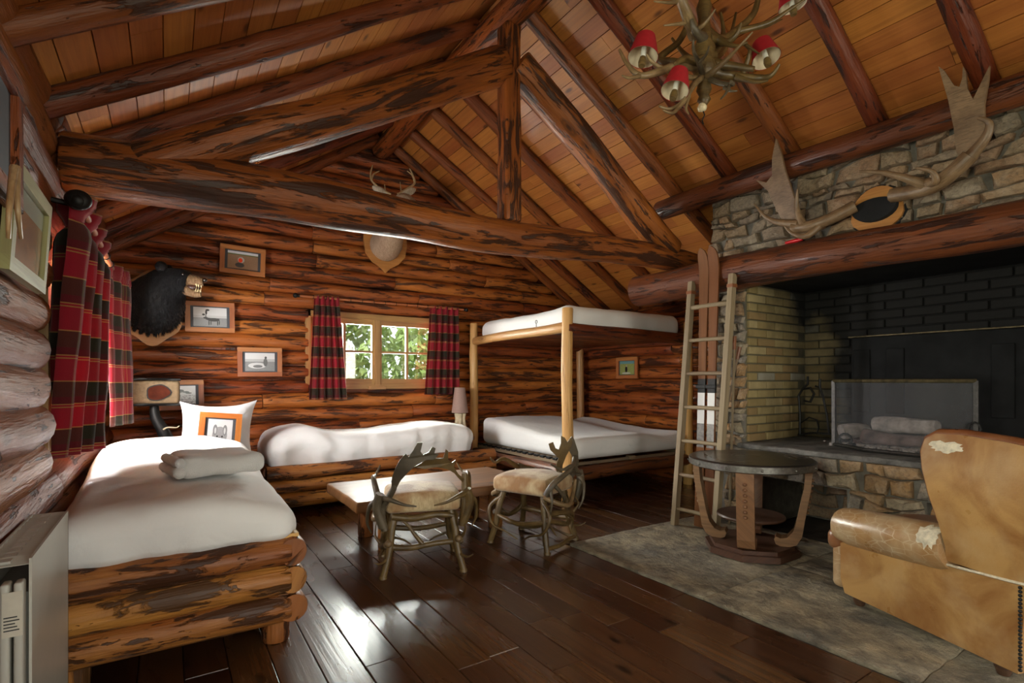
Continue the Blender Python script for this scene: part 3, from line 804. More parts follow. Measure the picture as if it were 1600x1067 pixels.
def stones(parent, org, au, bu, nn, a0, a1, b0, b1, hr, wr, depth, mat, seed, mask=None, gap=.0045):
    rr = random.Random(seed); org = V(org); au = V(au); bu = V(bu); nn = V(nn)
    rowsb = [b0]
    while rowsb[-1] < b1 - hr[0] * .6: rowsb.append(min(b1, rowsb[-1] + rr.uniform(*hr)))
    if b1 - rowsb[-1] > .001: rowsb.append(b1)
    nr = len(rowsb) - 1
    def bb(i, a):
        if i == 0 or i == nr: return rowsb[i]
        return rowsb[i] + hr[0] * 1.15 * mn.noise(V((a * 3.3, i * 5.7, seed)))
    for i in range(nr):
        a = a0 - rr.uniform(0, wr[0]) * .5
        while a < a1 - .02:
            w = rr.uniform(*wr); e = a + w
            if a1 - e < wr[0] * .5: e = a1
            s0 = max(a, a0); s1 = min(e, a1)
            if s1 - s0 > .03 and not (mask and mask((s0 + s1) / 2, (rowsb[i] + rowsb[i + 1]) / 2)):
                N = 4; lean = rr.uniform(-.035, .035)
                lo = [(s0 + (s1 - s0) * k / N, bb(i, s0 + (s1 - s0) * k / N)) for k in range(N + 1)]
                hi = [(s0 + (s1 - s0) * k / N + lean, bb(i + 1, s0 + (s1 - s0) * k / N)) for k in range(N, -1, -1)]
                po = lo + hi
                ca = sum(p[0] for p in po) / len(po); cb = sum(p[1] for p in po) / len(po)
                # pull in the corners and leave a joint
                ring = []
                n_ = len(po)
                for k, p in enumerate(po):
                    corner = k in (0, N, N + 1, 2 * N + 1)
                    f = rr.uniform(.86, .98) if corner else rr.uniform(.94, 1.01)
                    da, db = (p[0] - ca) * f, (p[1] - cb) * f
                    L = math.hypot(da, db); g = max(0, L - gap) / max(L, 1e-6)
                    ring.append((ca + da * g, cb + db * g))
                d = depth * rr.uniform(.6, 1.15)
                vs = []; m = len(ring)
                for (sc, h) in ((1, -.012), (.985, d * .5), (.84, d * .92), (.45, d)):
                    for (pa, pb) in ring:
                        jx = rr.uniform(-.006, .006) if h > 0 else 0
                        jh = rr.uniform(-.16, .16) * d if h > 0 else 0
                        vs.append(org + au * (ca + (pa - ca) * sc + jx) + bu * (cb + (pb - cb) * sc + jx * .6) + nn * (h + jh))
                vs.append(org + au * ca + bu * cb + nn * d)
                fs = []
                for r_ in range(3):
                    for k in range(m):
                        k2 = (k + 1) % m; fs.append((r_ * m + k, r_ * m + k2, (r_ + 1) * m + k2, (r_ + 1) * m + k))
                for k in range(m): fs.append((3 * m + k, 3 * m + (k + 1) % m, 4 * m))
                MB().add(vs, fs).build('stone', M[mat], parent, 45)
            a = e
stones(chim, (FX, 0, 0), (0, -1, 0), (0, 0, 1), (-1, 0, 0), -2.76, -.25, 2.0, 2.73, (.045, .12), (.09, .28), .055, 'stone', 3)
stones(pier, (FX, 0, 0), (0, -1, 0), (0, 0, 1), (-1, 0, 0), -2.78, -2.462, .62, 1.93, (.055, .10), (.08, .18), .04, 'hearth_stone', 4)
stones(hearth, (3.80, 0, 0), (0, -1, 0), (0, 0, 1), (-1, 0, 0), -2.60, -.3, .425, .625, (.085, .11), (.11, .22), .055, 'hearth_stone', 5)
stones(hearth, (3.80, 0, 0), (0, -1, 0), (0, 0, 1), (-1, 0, 0), -1.68, -1.24, .01, .425, (.065, .11), (.14, .28), .055, 'hearth_stone', 6)
stones(hearth, (3.80, 0, 0), (0, -1, 0), (0, 0, 1), (-1, 0, 0), -2.60, -2.36, .01, .425, (.07, .11), (.12, .2), .04, 'hearth_stone', 8)
stones(hearth, (4.55, 0, 0), (0, -1, 0), (0, 0, 1), (-1, 0, 0), -2.36, -1.68, .01, .46, (.09, .16), (.2, .4), .03, 'stone', 9)
# firebox bricks
jamb = MB().box((FX + .002, 2.452, .66), (4.80, 2.47, 1.95)).build('firebox_side', M['grout'], fire)
backw = MB().box((4.735, .1, .62), (4.93, 2.46, 1.95)).build('firebox_back', M['grout'], fire)
BH, BL = .070, .25
proto = MB().rbox((0, -.012, 0), (BL - .012, .012, BH - .011), .005, 1).build('brick', M['brick'], jamb)
half = MB().rbox((0, -.012, 0), (BL / 2 - .012, .012, BH - .011), .005, 1).build('brick', M['brick'], jamb)
oj = ORG[jamb.name]
firstp = firsth = True
row = 0; z = .665
while z < 1.90:
    x = FX + .006
    if row % 2:
        o = half if firsth else inst(half, jamb); firsth = False
        o.location = V((x, 2.444 + R.uniform(-.003, .003), z)); x += BL / 2
    while x + BL / 2 < 4.74:
        full = x + BL < 4.76
        src = proto if full else half
        if src is proto and firstp: o = proto; firstp = False
        elif src is half and firsth: o = half; firsth = False
        else: o = inst(src, jamb)
        o.location = V((x, 2.444 + R.uniform(-.004, .004), z)); x += BL if full else BL / 2
    z += BH; row += 1
for o in (o for o in bpy.data.objects if o.name.split('.')[0] == 'brick'):
    pass
# bricks of the back wall: left of and above the iron fireback
row = 0; z = .665
while z < 1.90:
    y = 2.43 - (BL / 2 if row % 2 else 0)
    lo = .15 if z > 1.50 else 2.04
    while y - BL > lo - .12:
        o = inst(proto, backw); o.rotation_euler = (0, 0, -PI / 2); o.location = V((4.728 + R.uniform(-.004, .003), y, z)); y -= BL
    if row % 2:
        o = inst(half, backw); o.rotation_euler = (0, 0, -PI / 2); o.location = V((4.728, 2.43, z))
    z += BH; row += 1
# the brick prototypes were modelled at the origin: undo the parent shift
me = proto.data; [setattr(v, 'co', v.co + oj) for v in me.vertices]
me = half.data; [setattr(v, 'co', v.co + oj) for v in me.vertices]
for o in bpy.data.objects:
    if o.name.split('.')[0] == 'brick': o.location = o.location - ORG[o.parent.name]
MB().rbox((4.66, .3, .66), (4.735, 2.03, 1.50), .01, 1).build('fireback', M['soot'], fire)
fb = bpy.data.objects[fire.children[-1].name]
for yy in (1.95, 1.72, 1.1, .55): MB().rbox((4.645, yy - .06, .9), (4.665, yy + .06, 1.40), .006, 1).build('fireback_rib', M['soot'], fb)
MB().rbox((4.65, .1, 1.50), (4.70, 2.05, 1.513), .004, 1).build('lintel_bar', M['dark_brass'], fire)

mant = log(MB(), (3.735, -.9, 1.985), (3.735, 3.50, 2.0), .105, .148, 31, 20, .12, .04, .012, rounded=.25)
tag(mant.build('mantel_beam', M['mantel'], None, 50), 'long round log mantel beam across the stone fireplace', 'mantel')

# fire screen
sc = thing('fire_screen', 'steel mesh fire screen with brass top bar on the hearth', 'fire screen', (4.0, 1.5, hz + .04))
sp = [(4.16, 1.93), (3.99, 1.66), (3.97, 1.36), (4.10, 1.09)]
z0, z1 = hz + .045, 1.15
MB().tube([(x, y, z1) for x, y in sp], .013, 8).build('top_bar', M['dark_brass'], sc)
MB().tube([(x, y, z0 + .012) for x, y in sp], .014, 8).build('bottom_bar', M['dark_steel'], sc)
for (x, y) in (sp[0], sp[3]): MB().box((x - .012, y - .012, z0), (x + .012, y + .012, z1)).build('side_post', M['dark_steel'], sc)
for a, b in zip(sp, sp[1:]):
    MB().add([(a[0], a[1], z0), (b[0], b[1], z0), (b[0], b[1], z1), (a[0], a[1], z1)], [(0, 1, 2, 3)]).build('mesh_panel', M['screen'], sc)
MB().tube([(4.07, 1.09 + .03 * math.cos(t * PI / 4), .86 + .04 * math.sin(t * PI / 4)) for t in range(9)], .006, 6).build('handle', M['iron'], sc)
# firewood, ash
hs_ = hz + .04
lab = ['pale grey burnt log lying on top of the fireplace ash', 'reddish brown charred log across the middle of the fire', 'short pinkish burnt log at the left of the fire', 'thin bent burnt branch at the right of the fire', 'dark charred log under the others in the fire']
fw = [((4.45, 1.78, hs_ + .15), (4.42, 1.38, hs_ + .17), .06, 'ash'), ((4.32, 1.80, hs_ + .09), (4.36, 1.33, hs_ + .075), .045, 'charred'), ((4.28, 1.93, hs_ + .10), (4.46, 1.84, hs_ + .11), .06, 'ash'), ((4.40, 1.28, hs_ + .12), (4.36, 1.08, hs_ + .06), .028, 'ash'), ((4.46, 1.93, hs_ + .045), (4.46, 1.15, hs_ + .045), .045, 'charred')]
for i, (a, b, r, m_) in enumerate(fw):
    tag(log(MB(), a, b, r, r * .8, 50 + i, 10, .06, .12, .015).build('firewood_log', M[m_], None, 50), lab[i], 'firewood', 'logs in the fire')
mb = MB()
rr = random.Random(5)
for i in range(160):
    p = V((rr.uniform(4.15, 4.6), rr.gauss(1.52, .22), hs_ + .012)); s = rr.uniform(.008, .028)
    mb.ball(p, (s, s * rr.uniform(.6, 1.3), s * .7), 5, 3)
o = tag(mb.build('ash_heap', M['ash'], None, 40), 'heap of grey ash and embers behind the fire screen', 'ash'); o['kind'] = 'stuff'
# andirons: iron ring left of the fire, tool stand by the brick side
an = thing('andiron', 'black iron andiron with a ring beside the burnt logs', 'andiron', (4.2, 1.86, hs_))
MB().tube([(4.18, 1.86 + .045 * math.cos(t * PI / 5), hs_ + .055 + .045 * math.sin(t * PI / 5)) for t in range(11)], .008, 6).build('ring', M['iron'], an)
MB().tube([(4.18, 1.86, hs_ + .012), (4.55, 1.86, hs_ + .012)], .011, 6).build('bar', M['iron'], an)
ft = thing('fire_tool_stand', 'black wrought iron tool stand in the brick firebox corner', 'fire tools', (4.45, 2.28, hs_))
def fpx(x, y, X=4.45): return pt(x, y, X=X)
MB().tube([fpx(1250, 678), fpx(1250, 645), fpx(1248, 618), fpx(1254, 608), fpx(1266, 606), fpx(1272, 615), fpx(1266, 628), fpx(1256, 626)], .010, 7).build('scroll_leg', M['iron'], ft)
MB().tube([fpx(1296, 678), fpx(1292, 650), fpx(1286, 620), fpx(1281, 606), fpx(1274, 603)], .009, 7).build('leg', M['iron'], ft)
MB().tube([fpx(1247, 679), fpx(1270, 676), fpx(1300, 678)], .009, 7).build('foot_bar', M['iron'], ft)
MB().tube([fpx(1252, 660), fpx(1264, 652), fpx(1276, 656), fpx(1279, 668), fpx(1276, 678)], .007, 6).build('hook', M['iron'], ft)
MB().tube([fpx(1254, 608), fpx(1262, 600), fpx(1262, 588)], .010, 7).build('handle', M['iron'], ft)
MB().tube([fpx(1281, 606), fpx(1281, 592)], .010, 7).build('handle', M['iron'], ft)

# ================================================================== MOOSE ANTLERS over the mantel
def palm(outl, thick, fn, mat, name, parent):
    return MB().prism(outl, fn, -thick / 2, thick / 2).build(name, M[mat], parent, 40)
def sm(pts, n=4):
    """catmull-rom through points"""
    pts = [V(p) for p in pts]; out = []
    for i in range(len(pts) - 1):
        p0 = pts[max(i - 1, 0)]; p1 = pts[i]; p2 = pts[i + 1]; p3 = pts[min(i + 2, len(pts) - 1)]
        for k in range(n):
            t = k / n
            out.append(.5 * ((2 * p1) + (p2 - p0) * t + (2 * p0 - 5 * p1 + 4 * p2 - p3) * t * t + (3 * p1 - p0 - 3 * p2 + p3) * t ** 3))
    out.append(pts[-1]); return out
def tine(mb, pts, r0, r1, ns=8, n=4, flat=None):
    p = sm(pts, n); m = len(p)
    rad = [r0 + (r1 - r0) * (i / (m - 1)) ** .8 for i in range(m)]
    mb.tube(p, rad, ns); return mb
PX_ = FX - .05
pc = pt(1372, 330, X=PX_)
mo = thing('moose_antlers', 'wide palmate moose antlers on a shield plaque above the mantel', 'antlers', pc)
def plq(sc, n=28):
    out = []
    for k in range(n):
        a = 2 * PI * k / n; r = 1 + .06 * math.cos(5 * a + PI / 2) if math.sin(a) < .2 else 1
        out.append((pc.y + .155 * sc * r * math.cos(a), pc.z + .165 * sc * r * math.sin(a)))
    return out
MB().prism(plq(1.0), lambda a, b, t: (t, a, b), PX_ - .008, PX_ + .012).build('plaque_edge', M['black'], mo)
MB().prism(plq(.93), lambda a, b, t: (t, a, b), PX_ - .026, PX_ - .006).build('plaque', M['plaque'], mo)
felt = [(pc.y + .125 * math.cos(a), pc.z + .012 + (.085 * math.sin(a) if math.sin(a) < 0 else .06 * math.sin(a))) for a in [2 * PI * k / 24 for k in range(24)]]
MB().prism(felt, lambda a, b, t: (t, a, b), PX_ - .07, PX_ - .02).build('felt_cap', M['black'], mo)
AXm = PX_ - .09
def ap(x, y, dx=0): return pt(x, y, X=AXm - dx)
mb = MB()
tine(mb, [ap(1336, 322), ap(1305, 338, .04), ap(1270, 352, .09), ap(1238, 357, .1)], 0.0416, 0.0375)
tine(mb, [ap(1285, 346, .06), ap(1262, 368, .13), ap(1240, 366, .16), ap(1226, 354, .18)], 0.0338, 0.0050)
tine(mb, [ap(1248, 350, .1), ap(1215, 347, .1), ap(1195, 338, .12), ap(1178, 318, .15)], 0.0338, 0.0050)
tine(mb, [ap(1255, 352, .1), ap(1245, 325, .12), ap(1246, 295, .16)], 0.0338, 0.0050)
mb.build('beam', M['moose'], mo, 60)
def palm_px(name, px, X0, cx, cy, slope):
    c = pt(cx, cy, X=X0); ou = [(p.y, p.z) for p in (pt(x, y, X=X0) for x, y in px)]
    def f(a, b, t): return (X0 + t + slope * (b - c.z) - .35 * (a - c.y) ** 2, a, b)
    palm(ou, .022, f, 'moose', name, mo)
palm_px('palm', [(1250, 352), (1236, 358), (1222, 346), (1212, 322), (1204, 300), (1188, 284), (1203, 287), (1212, 276), (1214, 250), (1222, 221), (1228, 242), (1232, 268), (1240, 298), (1247, 325)], AXm - .09, 1230, 320, -.15)
mb = MB()
tine(mb, [ap(1394, 305), ap(1425, 300, .03), ap(1460, 290, .07), ap(1490, 268, .1), ap(1516, 243, .11)], 0.0442, 0.0425)
tine(mb, [ap(1452, 292, .06), ap(1420, 280, .13), ap(1380, 270, .17), ap(1343, 268, .2)], 0.0364, 0.0063)
tine(mb, [ap(1450, 286, .08), ap(1462, 283, .15), ap(1456, 268, .19), ap(1430, 262, .22)], 0.0312, 0.0063)
tine(mb, [ap(1516, 245, .1), ap(1540, 215, .13), ap(1546, 192, .15), ap(1528, 184, .17)], 0.0364, 0.0075)
mb.build('beam', M['moose'], mo, 60)
palm_px('palm', [(1500, 262), (1494, 235), (1492, 200), (1486, 160), (1474, 110), (1482, 116), (1496, 138), (1504, 140), (1509, 128), (1511, 110), (1515, 118), (1516, 142), (1524, 158), (1534, 140), (1552, 108), (1549, 130), (1541, 165), (1540, 200), (1532, 232), (1516, 252)], AXm - .10, 1515, 210, -.15)

# red lighter on the mantel
lp = pt(1247, 384, X=3.73)
lt = thing('gas_lighter', 'red plastic gas lighter with black nozzle on the mantel log', 'lighter', (3.73, lp.y, 2.128))
MB().tube([(3.73, lp.y + .09, 2.147), (3.73, lp.y + .02, 2.147), (3.73, lp.y - .03, 2.15)], [.010, .015, .013], 8).build('handle', M['red_plastic'], lt, 60)
MB().tube([(3.73, lp.y - .03, 2.15), (3.73, lp.y - .11, 2.152)], .006, 6).build('nozzle', M['iron'], lt)

# ================================================================== LADDER, SKIS, POLES
la = thing('ladder', 'weathered wooden ladder with round rungs leaning on the mantel', 'ladder', (3.37, 2.57, 0))
for yy in (2.755, 2.385):
    p0 = V((3.37, yy, 0)); p1 = V((3.585, yy, 1.96)); d = (p1 - p0).normalized(); n_ = V((d.z, 0, -d.x))
    vs = [p + n_ * a + V((0, b, 0)) for p in (p0, p1) for a, b in ((-.026, -.02), (.026, -.02), (.026, .02), (-.026, .02))]
    fs = [(0, 1, 2, 3), (7, 6, 5, 4), (0, 4, 5, 1), (1, 5, 6, 2), (2, 6, 7, 3), (3, 7, 4, 0)]
    uv = [[((k // 4) * 2, (k % 4) * .05) for k in f] for f in fs]
    rl = MB().add(vs, fs, uv).build('rail', M['ladder'], la)
    t = .955; c = p0.lerp(p1, t)
    MB().box((c.x - .031, yy - .025, c.z - .014), (c.x + .031, yy + .025, c.z + .012)).build('strap', M['leather_brown'], rl)
for k in range(7):
    t = (.135 + .268 * k) / 1.96; x = 3.37 + .215 * t
    MB().tube([(x, 2.765, t * 1.96), (x, 2.575, t * 1.96 + .002), (x, 2.375, t * 1.96)], .0155 if k < 6 else .02, 8).build('rung', M['ladder'], la, 60)
def ski(Y, lab):
    s_ = thing('ski', lab, 'ski', (3.50, Y, 0), group=None)
    L = 2.20; xb, xt = 3.50, 3.575
    def prof(t, w):
        z = t * L
        x = xb + (xt - xb) * t
        if t > .90: x -= .9 * (t - .90) ** 2 * 6
        wd = .043 - .010 * math.sin(PI * min(t / .92, 1))
        if t > .955: wd *= math.sqrt(max(0, 1 - ((t - .955) / .045) ** 2)) * .94 + .06
        return V((x, Y + w * wd, z))
    N = 90
    def seg(t0, t1, off, name, mat, n=10, ws=1.0):
        vs = []; fs = []; uv = []
        for i in range(n + 1):
            t = t0 + (t1 - t0) * i / n
            for (w, dx) in ((-1, -.008), (1, -.008), (1, .008), (-1, .008)):
                p = prof(t, w * ws); vs.append(p + V((dx * (1 + off) - off * .0, 0, 0)))
        for i in range(n):
            for k in range(4):
                k2 = (k + 1) % 4; fs.append((i * 4 + k, i * 4 + k2, i * 4 + 4 + k2, i * 4 + 4 + k))
                uv.append([(i * L / N, k * .03), (i * L / N, k * .03 + .03), ((i + 1) * L / N, k * .03 + .03), ((i + 1) * L / N, k * .03)])
        fs += [(3, 2, 1, 0), (n * 4, n * 4 + 1, n * 4 + 2, n * 4 + 3)]; uv += [[(0, 0)] * 4] * 2
        MB().add(vs, fs, uv).build(name, M[mat], s_)
    seg(0, 1, 0, 'blade', 'ski', N)
    seg(.37, .48, .25, 'white_band', 'sheet', 4, .97)
    seg(.48, .53, .35, 'tape', 'iron', 3, 1.02)
    seg(.285, .37, .25, 'grey_band', 'steel', 4, .95)
    MB().rbox((3.515, Y - .045, 1.09), (3.535, Y + .045, 1.12), .004, 1).build('binding', M['iron'], s_)
    return s_
ski(2.622, 'brown wooden ski with white middle band, left of the pair')
ski(2.532, 'brown wooden ski with white middle band, right of the pair')
for i, (a, b, c_) in enumerate((((3.74, 2.52, .0), (3.70, 2.445, 1.50), 'thin bamboo ski pole leaning right of the skis'), ((3.66, 2.70, .0), (3.79, 2.46, 1.42), 'thin bamboo ski pole slanting behind the skis'))):
    po = thing('ski_pole', c_, 'ski pole', a)
    MB().tube([a, V(a).lerp(V(b), .5), b], .009, 7).build('shaft', M['ladder'], po)
    e = V(a).lerp(V(b), .93); MB().tube([e, b], .014, 8).build('grip', M['leather_brown'], po)
    e = V(a).lerp(V(b), .07); MB().tube([e + V((.045 * math.cos(k * PI / 6), .045 * math.sin(k * PI / 6), 0)) for k in range(13)], .004, 5).build('basket', M['iron'], po)

# ================================================================== ROUND TABLE
tc_ = V((3.28, 2.05, .012))
rt = thing('round_table', 'round dark topped side table with scrolled legs beside the hearth', 'side table', tc_)
th = .625
MB().lathe([(0, 0), (.375, 0), (.39, .006), (.39, .05), (.382, .056), (.37, .056), (0, .056)], tc_ + V((0, 0, th - .056)), 48).build('table_top', M['table_dark'], rt, 40)
tt = rt.children[-1]
MB().lathe([(.3905, .006), (.3935, .008), (.3935, .046), (.3905, .048)], tc_ + V((0, 0, th - .056)), 48).build('iron_band', M['steel'], tt, 40)
for k in range(12):
    a = 2 * PI * k / 12 + .2; c = tc_ + V((.3945 * math.cos(a), .3945 * math.sin(a), th - .03)); MB().ball(c, .009, 8, 5).build('stud', M['steel'], tt, 60)
MB().lathe([(0, 0), (.21, 0), (.215, .008), (.21, .018), (0, .018)], tc_ + V((0, 0, .225)), 32).build('lower_shelf', M['table_base'], rt, 40)
oc = [(.295 * math.cos(PI / 8 + k * PI / 4), .295 * math.sin(PI / 8 + k * PI / 4)) for k in range(8)]
ob = MB()
ob.prism(oc, lambda a, b, t: (tc_.x + a * (1 - .35 * max(0, t - .04)), tc_.y + b * (1 - .35 * max(0, t - .04)), tc_.z + t), .0, .04)
ob.prism([(a * .9, b * .9) for a, b in oc], lambda a, b, t: (tc_.x + a, tc_.y + b, tc_.z + t), .04, .065)
ob.build('base', M['table_base'], rt)
for k in range(4):
    a = math.radians(-153 + 90 * k); er = V((math.cos(a), math.sin(a), 0)); et = V((-math.sin(a), math.cos(a), 0))
    # side silhouette of a scrolled leg in (radius, height)
    out = [(.355, .57), (.335, .48), (.30, .36), (.282, .24), (.275, .16), (.285, .11), (.31, .10), (.325, .085), (.318, .068), (.225, .065), (.222, .12), (.225, .24), (.24, .36), (.268, .48), (.285, .57)]
    out = [(.355, .57), (.345, .45), (.322, .33), (.305, .24), (.285, .17), (.25, .125), (.215, .115), (.185, .125), (.175, .105), (.185, .075), (.21, .065), (.265, .067), (.305, .085), (.335, .14), (.35, .24), (.365, .33), (.385, .45), (.395, .57)]
    lg = MB().prism(out, lambda r, z, t: tc_ + er * (r - .03) + et * t + V((0, 0, z)), -.052, .052).build('leg', M['table_leg'], rt)
    fr_ = MB()
    for i in range(7):
        z = .50 - i * .035; rr0 = .350 + (z - .24) * .136
        fr_.ball(tc_ + er * (rr0 - .024) + V((0, 0, z)), (.012, .014, .012), 6, 4)
    fr_.build('carving', M['table_leg'], lg, 60)

# ================================================================== COFFEE TABLE
ct = thing('coffee_table', 'low plank coffee table on round log legs in front of the beds', 'coffee table', (1.7, 3.68, 0))
def wob(q_): return q_ + V((.012 * mn.noise(q_ * 4), .014 * mn.noise(q_ * 3 + V((5, 0, 0))), 0))
MB().rbox((1.0, 3.30, .305), (2.42, 4.06, .375), .012, 2, wob, None, (14, 8, 1)).build('table_top', M['table'], ct, 50)
for i, (x, y) in enumerate(((1.23, 3.84), (1.25, 3.46), (2.15, 3.50), (2.15, 3.86))):
    log(MB(), (x, y, 0), (x, y, .308), .056, .054, 60 + i, 14, .08, .03, .003, knots=False).build('leg', M['bedlog'] if i else M['bedlog'], ct, 50)

# ================================================================== ANTLER CHAIRS
def antler_chair(loc, rz, label, variant):
    c = thing('antler_chair', label, 'chair', loc, rz, 'antler chairs', world=False)
    W_, D_ = .225, .20
    def seatd(q_):
        k = 1 - (q_.x / W_) ** 2 * .5 - (q_.y / D_) ** 2 * .5
        if q_.z > .44: q_ = q_ + V((0, 0, .035 * k))
        return q_
    MB().rbox((-W_, -D_, .37), (W_, D_, .47), .035, 3, seatd, None, (8, 8, 2)).build('seat', M['hide'], c, 60)
    a1, a2, a3 = ('antler', 'antler_pale', 'antler_grey')
    # legs, splayed forked antlers
    for sx in (-1, 1):
        for sy in (-1, 1):
            m_ = MB()
            tine(m_, [(sx * .16, sy * .13, .38), (sx * .185, sy * .155, .28), (sx * .20, sy * .175, .15), (sx * .235, sy * .20, .012)], 0.0250, 0.0208)
            m_.lathe([(.0, 0), (.024, 0), (.024, .014), (.017, .02)], (sx * .235, sy * .20, .001), 10)
            tine(m_, [(sx * .195, sy * .165, .22), (sx * .225, sy * .13, .16), (sx * .25, sy * .10, .13 + .03 * sx)], 0.0163, 0.0030)
            m_.build('leg', M[a1], c, 60)
    # stretchers
    m_ = MB(); tine(m_, [(-.20, -.16, .17), (-.08, -.17, .16), (.05, -.17, .175), (.20, -.16, .18)], 0.0200, 0.0169)
    tine(m_, [(0, -.17, .168), (-.04, -.165, .22), (-.10, -.155, .30), (-.17, -.15, .36)], 0.0163, 0.0060); m_.build('stretcher', M[a1], c, 60)
    m_ = MB(); tine(m_, [(-.18, -.15, .345), (-.06, -.175, .335), (.07, -.175, .35), (.18, -.15, .33)], 0.0238, 0.0182); m_.build('rail', M[a1], c, 60)
    for sx in (-1, 1):
        m_ = MB(); tine(m_, [(sx * .215, -.18, .19), (sx * .24, -.06, .15), (sx * .23, .08, .19), (sx * .215, .18, .22)], 0.0200, 0.0156)
        tine(m_, [(sx * .24, -.05, .155), (sx * .28, .0, .2), (sx * .27, .07, .28)], 0.0137, 0.0030); m_.build('stretcher', M[a1], c, 60)
        m_ = MB(); tine(m_, [(sx * .19, .17, .37), (sx * .27, .12, .33), (sx * .29, .0, .30), (sx * .25, -.14, .36), (sx * .24, -.19, .44)], 0.0187, 0.0130)
        m_.build('side_brace', M[a2], c, 60)
    for sx in (-1, 1):     # curling loops under the seat and knobs on the legs
        m_ = MB(); tine(m_, [(sx * .17, .15, .33), (sx * .25, .19, .25), (sx * .21, .21, .14), (sx * .10, .20, .10), (sx * .02, .17, .05)], .017, .004); m_.build('loop', M[a1], c, 60)
        m_ = MB()
        if variant: tine(m_, [(sx * .23, -.19, .02), (sx * .12, -.21, .03), (sx * .02, -.19, .07)], .016, .004)
        tine(m_, [(sx * .21, -.18, .11), (sx * .25, -.235, .10), (sx * .285, -.26, .12)], .012, .003)
        m_.build('loop', M[a1], c, 60)
        m_ = MB(); m_.ball((sx * .205, -.195, .20), (.022, .022, .022), 10, 8); m_.build('burr', M[a2], c, 60)
    # front stretcher
    m_ = MB(); tine(m_, [(-.2, .17, .2), (0, .2, .17), (.2, .17, .2)], 0.0187, 0.0156); m_.build('stretcher', M[a1], c, 60)
    # arms: brow tines curving forward round the seat
    for sx in (-1, 1):
        m_ = MB()
        tine(m_, [(sx * .235, -.195, .30), (sx * .27, -.21, .42), (sx * .25, -.225, .50)], 0.0275, 0.0286)
        tine(m_, [(sx * .265, -.20, .46), (sx * .31, -.18, .42), (sx * .325, -.14, .32), (sx * .30, -.12, .25)], 0.0200, 0.0040)
        tine(m_, [(sx * .25, -.215, .48), (sx * .19, -.27, .47), (sx * .12, -.29, .445), (sx * .05, -.285, .43)], 0.0213, 0.0040)
        tine(m_, [(sx * .26, -.21, .47), (sx * .29, -.05, .56), (sx * .28, .08, .55), (sx * .25, .18, .60)], 0.0225, 0.0050)
        m_.build('arm', M[a3] if sx < 0 else M[a1], c, 60)
    if variant:            # a heavy forked beam serving as the arm on the open side
        m_ = MB(); tine(m_, [(-.245, .235, .40), (-.285, .215, .47), (-.30, .10, .515), (-.29, -.04, .55), (-.25, -.16, .61), (-.20, -.23, .65)], .022, .015)
        tine(m_, [(-.295, .0, .54), (-.29, -.10, .50), (-.30, -.18, .49)], .015, .004)
        tine(m_, [(-.285, .20, .47), (-.31, .16, .42), (-.30, .08, .36), (-.27, .06, .33)], .017, .004)
        tine(m_, [(-.275, .225, .44), (-.30, .25, .36), (-.27, .22, .28)], .014, .004)
        m_.build('arm_beam', M[a3], c, 60)
        m_ = MB(); tine(m_, [(-.24, .19, .27), (-.275, .05, .255), (-.26, -.10, .22), (-.22, -.18, .15)], .021, .013)
        tine(m_, [(-.275, .03, .25), (-.30, -.03, .20), (-.285, -.06, .13)], .013, .003); tine(m_, [(-.26, -.1, .22), (-.29, -.14, .28), (-.28, -.10, .34)], .013, .003)
        m_.build('low_beam', M[a1], c, 60)
        m_ = MB(); tine(m_, [(-.235, .20, .04), (-.25, .06, .03), (-.25, -.08, .04), (-.235, -.19, .03)], .017, .014); m_.build('runner', M[a1], c, 60)
    # palmate back antlers rising round the seat
    if variant == 0:
        K = 285.; e_ = V((1, 0, 0)); o_ = V((0, -.235, 0)); cxp = 657; bow = .9
        shp = [([(603, 772), (604, 752), (609, 736), (616, 722), (625, 711), (629, 717), (637, 706), (643, 694), (651, 694), (648, 708), (652, 714), (661, 710), (667, 701), (672, 704), (670, 712), (677, 714), (670, 723), (658, 722), (642, 730), (628, 744), (617, 758), (611, 772)], a3),
               ([(724, 770), (714, 760), (706, 750), (694, 742), (676, 737), (656, 739), (638, 735), (650, 729), (656, 722), (657, 714), (664, 718), (676, 722), (686, 722), (690, 707), (694, 711), (694, 725), (701, 731), (707, 727), (705, 739), (713, 752), (728, 766)], a1)]
    else:
        K = 220.; e_ = V((-.82, -.57, 0)); o_ = V((-.215, -.185, 0)); cxp = 889; bow = .5
        shp = [([(866, 745), (862, 733), (866, 716), (853, 703), (850, 693), (857, 690), (861, 700), (866, 702), (869, 692), (869, 680), (875, 683), (879, 690), (885, 681), (887, 690), (884, 700), (878, 712), (873, 728), (873, 745)], a1),
               ([(889, 752), (896, 742), (899, 728), (897, 706), (890, 686), (887, 681), (881, 690), (880, 700), (887, 712), (891, 728), (888, 740), (883, 752)], a3)]
    for ki, (po, m0) in enumerate(shp):
        off = -.012 if ki else .012
        def f(a, b, t, off=off):
            x = (a - cxp) / K; z = 1.15 - (b - 595) / K
            p = o_ + e_ * x; nrm = V((e_.y, -e_.x, 0))
            return p + nrm * (t + off + .10 * math.sin(max(0, z - .5) * 5) - bow * x * x) + V((0, 0, z))
        MB().prism(po, f, -.008, .008).build('palm', M[m0], c, 40)
        m_ = MB(); lo = po[0]; hi = po[-1]; mid = ((lo[0] + hi[0]) / 2, (lo[1] + hi[1]) / 2)
        p0 = V(f(*mid, 0)); sx = -1 if p0.x < 0 else 1
        if variant == 1: sx = -1
        tine(m_, [p0 + V((0, 0, .05)), p0, V((sx * .24, -.2, .40)), V((sx * .225, -.19, .28))], .016, .022); m_.build('palm_root', M[m0], c, 60)
    return c
